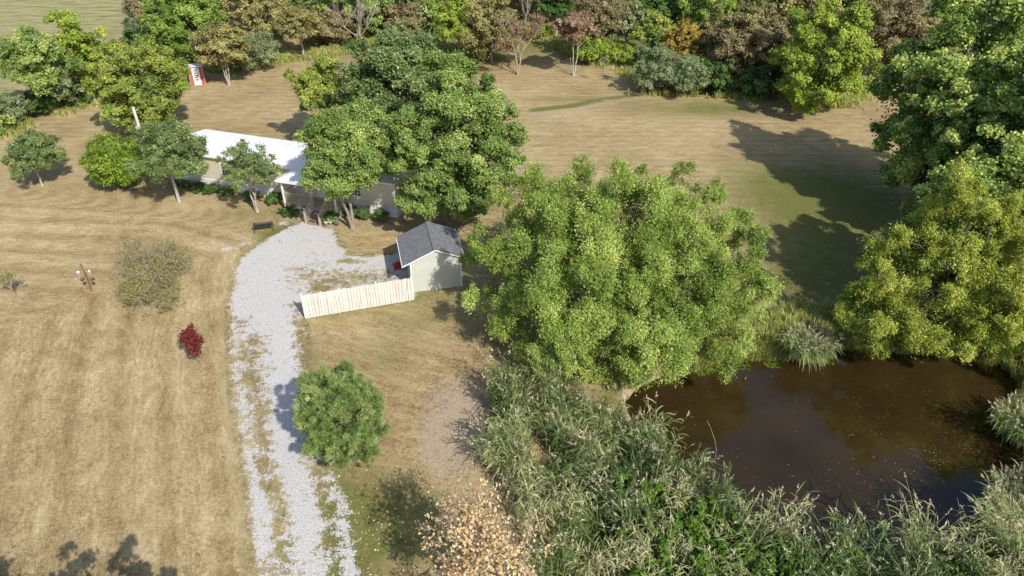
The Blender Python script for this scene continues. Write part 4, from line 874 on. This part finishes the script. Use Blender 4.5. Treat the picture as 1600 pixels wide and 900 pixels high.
# ------------------------------------------------------------------ reeds, vines, weeds, litter
def scatter(rng, poly, dens, extra=None):
    a, b_ = poly.min(0), poly.max(0); n = int((b_-a).prod()*dens); Q = rng.uniform(a, b_, (n, 2)); Q = Q[inside(Q, poly)]
    return Q if extra is None else Q[extra(Q)]
def reed_geo(rng, Q, Z, hmin=1.7, hmax=2.9, nl=11, ll=.62, lw=.05, plume=.5, tone=None, splay=None):
    n = len(Q); base = np.c_[Q, Z]; h = rng.uniform(hmin, hmax, n)*(0.5+.95*fbm(Q, 1.8, 6))
    lean = np.stack([vnoise(Q, 1.2, 21)-.5, vnoise(Q, 1.2, 22)-.5], 1)*1.6+rng.normal(0, .14, (n, 2))
    if splay is not None: lean = lean*.4+splay
    tone = (tone if tone is not None else .40+2.3*(fbm(Q, 2.0, 31)-.5))+rng.normal(0, .08, n)
    V, F, T, M = [], [], [], []; o = 0
    def stem_at(i, t): return base[i]+np.c_[lean[i]*(h[i]*t**1.8)[:, None]*.8, (h[i]*t*(1-.12*np.hypot(*lean[i].T)*t))]
    # leaves as arching ribbons
    i = np.repeat(np.arange(n), nl); m = len(i); t0 = rng.uniform(.22, .98, m); p0 = stem_at(i, t0); az = rng.uniform(0, 2*np.pi, m)
    dr = np.stack([np.cos(az), np.sin(az), 0*az], 1)+np.c_[lean[i], 0*az]*.8; L = ll*rng.uniform(.6, 1.25, m); ri = rng.uniform(.5, 1.05, m); dp = rng.uniform(.5, 1.25, m)
    side = unit(np.cross(dr, [0, 0, 1.])+rng.normal(0, .35, (m, 3))); W = lw*rng.uniform(.7, 1.2, m)
    ts = [0, .35, .7, 1]; ws = [.5, 1, .75, .06]; vs = []
    for t, w_ in zip(ts, ws):
        p = p0+dr*(L*t*.8)[:, None]+np.c_[0*L, 0*L, L*(ri*t-dp*t*t)]; vs += [p-side*(W*w_/2)[:, None], p+side*(W*w_/2)[:, None]]
    v = np.stack(vs, 1).reshape(-1, 3); k = np.array([[0, 1, 3, 2], [2, 3, 5, 4], [4, 5, 7, 6]]); f = (k[None]+(np.arange(m)*8)[:, None, None]).reshape(-1, 4)
    V.append(v); F.append(f+o); o += len(v); T.append(np.repeat(np.clip(tone[i]*.8+.05+rng.normal(0, .13, m)+(t0 < .45)*.18, 0, 1), 8)); M.append(np.zeros(len(f)))
    # stems
    i = np.arange(n); S0 = base-np.array([0, 0, .05]); mid = stem_at(i, np.full(n, .55)); top = stem_at(i, np.ones(n))
    sd = unit(rng.normal(0, 1, (n, 3))*np.array([1, 1, 0]))*.013
    v = np.stack([S0-sd, S0+sd, mid-sd, mid+sd, top-sd*.5, top+sd*.5], 1).reshape(-1, 3); k = np.array([[0, 1, 3, 2], [2, 3, 5, 4]]); f = (k[None]+(np.arange(n)*6)[:, None, None]).reshape(-1, 4)
    V.append(v); F.append(f+o); o += len(v); T.append(np.repeat(np.clip(tone*.5+.5, 0, 1), 6)); M.append(np.zeros(len(f)))
    # plumes
    pi = np.where(rng.random(n) < plume)[0]; q = 12; i = np.repeat(pi, q); m = len(i)
    if m:
        u = rng.random(m); ax = np.c_[lean[i]*1.6, np.ones(m)*.9]; ax = unit(ax); C = stem_at(i, np.ones(m))+ax*(u*.30)[:, None]+rng.normal(0, .035, (m, 3))*(1.2-u)[:, None]
        a = unit(ax+rng.normal(0, .45, (m, 3))); b2 = unit(np.cross(a, rng.normal(0, 1, (m, 3))))
        v, f = quads_from(C, a, b2, rng.uniform(.09, .17, m), np.full(m, .03)); V.append(v); F.append(f+o); o += len(v); T.append(np.repeat(np.clip(rng.normal(.6, .25, m), 0, 1), 4)); M.append(np.ones(len(f)))
    return np.vstack(V), np.vstack(F), np.concatenate(T), np.concatenate(M)
rng = np.random.default_rng(5)
REEDS = pl([(800, 592), (775, 650), (762, 720), (778, 770), (812, 830), (838, 900), (845, 1060), (1300, 1100), (1700, 1060), (1720, 700), (1655, 640)])
REEDW = np.vstack([pl([(800, 592), (775, 650), (762, 720), (778, 770), (812, 830), (838, 900), (845, 1060), (1300, 1100), (1800, 1080), (1800, 700), (1612, 680), (1592, 740), (1570, 795), (1532, 836), (1440, 856), (1330, 858), (1230, 850), (1160, 826), (1110, 787), (1075, 750), (1040, 705), (1002, 692), (968, 668), (905, 638), (858, 608)])])
Q = scatter(rng, REEDW, 19, lambda q: (sdf(q, POND) < .5) & (rng.random(len(q)) < .1+1.2*sstep(fbm(q, 1.1, 12), .3, .6)))
Z = terrain(Q); V, F, T, M = reed_geo(rng, Q, Z)
me = np_mesh('reed_bed', V, F, [LM['reed'], LM['plume']], {'tint': ('FLOAT', T)}, mi=M)
tag(obj_of('reed_bed', me), 'thick bed of tall feathery reeds covering the near bank of the pond', 'reeds', kind='stuff')
# clump of splayed reeds in the far bank
g = G(1258, 545); n_ = 330; a = rng.uniform(0, 6.28, n_); r = .75*np.sqrt(rng.random(n_)); Q = np.stack([r*np.cos(a), r*np.sin(a)], 1)
V, F, T, M = reed_geo(rng, Q, np.full(n_, -.45), 1.5, 2.2, 8, .7, .04, .6, tone=np.full(n_, .45), splay=Q*1.0+np.array([.15, -.25]))
o = obj_of('reed_clump', np_mesh('reed_clump', V, F, [LM['reed'], LM['plume']], {'tint': ('FLOAT', T)}, mi=M)); o.location = (g[0], g[1], 0); tag(o, 'lone splayed reed clump hanging over the water on the far bank', 'reeds')
for k, (px, py, rr, hh_, lb) in enumerate(((1598, 668, 1.1, 2.0, 'reed clump on the right bank at the picture edge'), (1590, 800, 1.0, 2.6, 'tall pale reed clump right of the pond near the bottom corner'))):
    g = G(px, py); n_ = 300; a = rng.uniform(0, 6.28, n_); r = rr*np.sqrt(rng.random(n_)); Q = np.stack([r*np.cos(a), r*np.sin(a)], 1)
    V, F, T, M = reed_geo(rng, Q, np.full(n_, -.5), hh_*.75, hh_, 9, .6, .045, .5, tone=np.full(n_, .4+.35*k), splay=Q*.5)
    o = obj_of('reed_clump', np_mesh('reed_clump', V, F, [LM['reed'], LM['plume']], {'tint': ('FLOAT', T)}, mi=M)); o.location = (g[0], g[1], 0); tag(o, lb, 'reeds')
# bright vines climbing over the reeds
VV, FF, TT = [], [], []; o_ = 0
rv = np.random.default_rng(8); heaps = []
for (x0, x1, y0, y1, k, h0) in ((950, 1120, 790, 1000, 80, 1.75), (1150, 1330, 880, 1010, 50, 1.6), (1380, 1620, 890, 1020, 50, 1.4), (1110, 1170, 850, 960, 8, 1.6), (995, 1020, 690, 712, 2, 1.2)):
    heaps += [(rv.uniform(x0, x1), rv.uniform(y0, y1), rv.uniform(.25, .75), h0*rv.uniform(.7, 1.3), int(rv.uniform(500, 1500))) for _ in range(k)]
for px, py, r, h_, n_ in heaps:
    g = G(px, py); V, F, T, _, _ = crown(rng, [(g[0], g[1], h_*.62, r, r*.9, h_*.42)], 9, n_, .12, .10, rough=.4, subk=8, squash=.8); VV.append(V); FF.append(F+o_); TT.append(T); o_ += len(V)
tag(obj_of('vine_cover', np_mesh('vine_cover', np.vstack(VV), np.vstack(FF), LM['vine'], {'tint': ('FLOAT', np.concatenate(TT))})), 'bright green vines scrambling over the reeds below the pond', 'vines', kind='stuff')
rv = np.random.default_rng(18); S = []
for _ in range(34):
    px, py = [(rv.uniform(1120, 1560), rv.uniform(862, 884)), (rv.uniform(1010, 1120), rv.uniform(700, 800)), (rv.uniform(790, 900), rv.uniform(640, 900))][rv.choice(3, p=[.6, .2, .2])]
    g = G(px, py); a = rv.uniform(0, 6.28); L = rv.uniform(1.6, 3.2); d = np.array([math.cos(a), math.sin(a), 0])*rv.uniform(.2, .9); prev = g-[0, 0, .4]
    for k in range(1, 7):
        q = g+d*L*(k/6)**1.7*.7+np.array([0, 0, L*(k/6)*(1-.22*(k/6)*np.linalg.norm(d))]); S.append((prev, q, .016-.001*k, .015-.001*k)); prev = q
tv, tf = segs_mesh(S, 4); tag(obj_of('dead_stalks', np_mesh('dead_stalks', tv, tf, BK['twig'])), 'long dead bent stalks sticking out of the reeds at the water', 'stalks', kind='stuff')
# grasses and weeds on banks and along the wood edge
def tufts(rng, Q, Z, hgt, nb=9, w=.03, tone=.5):
    n = len(Q); i = np.repeat(np.arange(n), nb); m = len(i); az = rng.uniform(0, 6.28, m); h = hgt[i]*rng.uniform(.5, 1.1, m)
    d = np.stack([np.cos(az), np.sin(az), 0*az], 1)*rng.uniform(.15, .65, m)[:, None]; p0 = np.c_[Q, Z][i]+rng.normal(0, .06, (m, 3))*[1, 1, 0]
    s = unit(np.cross(d, [0, 0, 1.]))*w/2; p1 = p0+d*(h*.4)[:, None]+np.c_[0*h, 0*h, h*.65]; p2 = p0+d*h[:, None]+np.c_[0*h, 0*h, h*.95]
    v = np.stack([p0-s, p0+s, p1-s*.9, p1+s*.9, p2-s*.2, p2+s*.2], 1).reshape(-1, 3); k = np.array([[0, 1, 3, 2], [2, 3, 5, 4]]); f = (k[None]+(np.arange(m)*6)[:, None, None]).reshape(-1, 4)
    return v, f, np.repeat(np.clip((tone+rng.normal(0, .15, n))[i]+rng.normal(0, .1, m), 0, 1), 6)
a_, b2 = POND.min(0)-4, POND.max(0)+4; Q = rng.uniform(a_, b2, (42000, 2)); d = sdf(Q, POND); bank = (d < .25) & (d > -2.6-1.5*fbm(Q, 3, 8)) & (Q[:, 1] > 27) & (Q[:, 0] > 8.6+1.5*fbm(Q, 1.5, 2)); Q = Q[bank & (rng.random(len(Q)) < np.exp(d*.35)*1.1)]
V, F, T = tufts(rng, Q, terrain(Q), .55+.5*rng.random(len(Q)), 12, .035, .45)
tag(obj_of('bank_grass', np_mesh('bank_grass', V, F, LM['weed'], {'tint': ('FLOAT', T)})), 'ragged green and straw grasses along the far pond bank', 'grass', kind='stuff')
ln = pl([(-60, 230), (0, 204), (60, 182), (130, 160), (185, 150), (250, 122), (330, 112), (420, 98), (480, 92), (560, 72), (640, 66), (760, 92), (800, 60), (850, 50), (905, 92), (990, 110), (1040, 148), (1130, 152), (1240, 156), (1300, 168), (1330, 150)])
Q = []
for _ in range(24000):
    k = rng.integers(len(ln)-1); u = rng.random(); p = ln[k]+(ln[k+1]-ln[k])*u; Q.append(p+[rng.normal(0, 1.2), abs(rng.normal(0, 2.5))-.6])
Q = np.array(Q); Q = Q[fbm(Q, 3, 2) > .42]
V, F, T = tufts(rng, Q, 0*Q[:, 0], .3+.6*rng.random(len(Q)), 6, .06, .5)
tag(obj_of('wood_edge_weeds', np_mesh('wood_edge_weeds', V, F, LM['weed'], {'tint': ('FLOAT', T)})), 'fringe of tall weeds and grass where the lawn meets the wood', 'weeds', kind='stuff')
# short ragged tufts on the lawn
Q = np.stack([rng.uniform(-34, 12, 60000), 18+42*rng.random(60000)**1.5], 1); Q = Q[(sdf(Q, DRIVE) < .1) & (sdf(Q, POND) < -1) & (fbm(Q, 1.1, 41) > .50)]
V, F, T = tufts(rng, Q, 0*Q[:, 0], .03+.05*rng.random(len(Q)), 5, .02, .5)
tag(obj_of('lawn_tufts', np_mesh('lawn_tufts', V, F, LM['dry'], {'tint': ('FLOAT', T)})), 'short ragged straw coloured tufts scattered over the mown lawn', 'grass', kind='stuff')
dline = pl([(402, 960), (392, 860), (379, 720), (368, 640), (358, 560), (355, 500), (365, 422)])
Q = scatter(rng, DRIVE, 55, lambda q: keep_drive(q)[1]['grav'][1]+.9*(fbm(q, .5, 19)-.5)+.3*(rng.random(len(q))-.5) < .42)
V, F, T = tufts(rng, Q, 0*Q[:, 0]+.012, .04+.06*rng.random(len(Q)), 6, .02, .6)
tag(obj_of('drive_weeds', np_mesh('drive_weeds', V, F, LM['drive'], {'tint': ('FLOAT', T)})), 'low weeds growing through the thin parts of the gravel drive', 'weeds', kind='stuff')
# leaves floating on the pond and lying under the cream tree
def flat_leaves(name, Q, z, L, W, mat, label, cat):
    n = len(Q); a = rng.uniform(0, 6.28, n); A = np.stack([np.cos(a), np.sin(a), rng.normal(0, .04, n)], 1); B = np.stack([-np.sin(a), np.cos(a), rng.normal(0, .08, n)], 1)
    V, F = quads_from(np.c_[Q, z], A, B, L*rng.uniform(.5, 1.4, n), W*rng.uniform(.6, 1.3, n))
    tag(obj_of(name, np_mesh(name, V, F, LM[mat], {'tint': ('FLOAT', np.repeat(np.clip(rng.normal(.5, .25, n), 0, 1), 4))})), label, cat, kind='stuff')
Q = rng.uniform(POND.min(0), POND.max(0), (9000, 2)); dn = .02+.8*(blob(Q, 1440, 665, 3.5, 2.2)+blob(Q, 1530, 640, 2.5, 1.5)+.5*blob(Q, 1400, 720, 4, 2)); Q = Q[(sdf(Q, POND) > .3) & (rng.random(len(Q)) < dn*.65*(1.8*sstep(fbm(Q, 1.1, 5), .4, .7)))]
flat_leaves('floating_leaves', Q[::2], np.full(len(Q[::2]), WZ+.008), .055, .018, 'litter', 'pale fallen leaves drifting on the brown water', 'leaves')
Q = rng.uniform(POND.min(0), POND.max(0), (30000, 2)); d = sdf(Q, POND); w_ = seg_dist(Q, pl([(1090, 578), (1130, 572), (1190, 566), (1240, 566), (1300, 560)], WZ))[0]; Q = Q[(d > .02) & (w_ < .55) & (fbm(Q, .7, 3) > .45)]
flat_leaves('floating_weed', Q, np.full(len(Q), WZ+.01), .12, .11, 'vine', 'green floating water weed along the far bank', 'water weed')
Q = G(640, 830)[:2]+rng.normal(0, 1, (330, 2))*[3.0, 2.6]
flat_leaves('fallen_leaves', Q, np.full(len(Q), .03)+.02*rng.random(len(Q)), .09, .07, 'litter', 'pale leaves fallen on the grass around the cream tree', 'leaves')
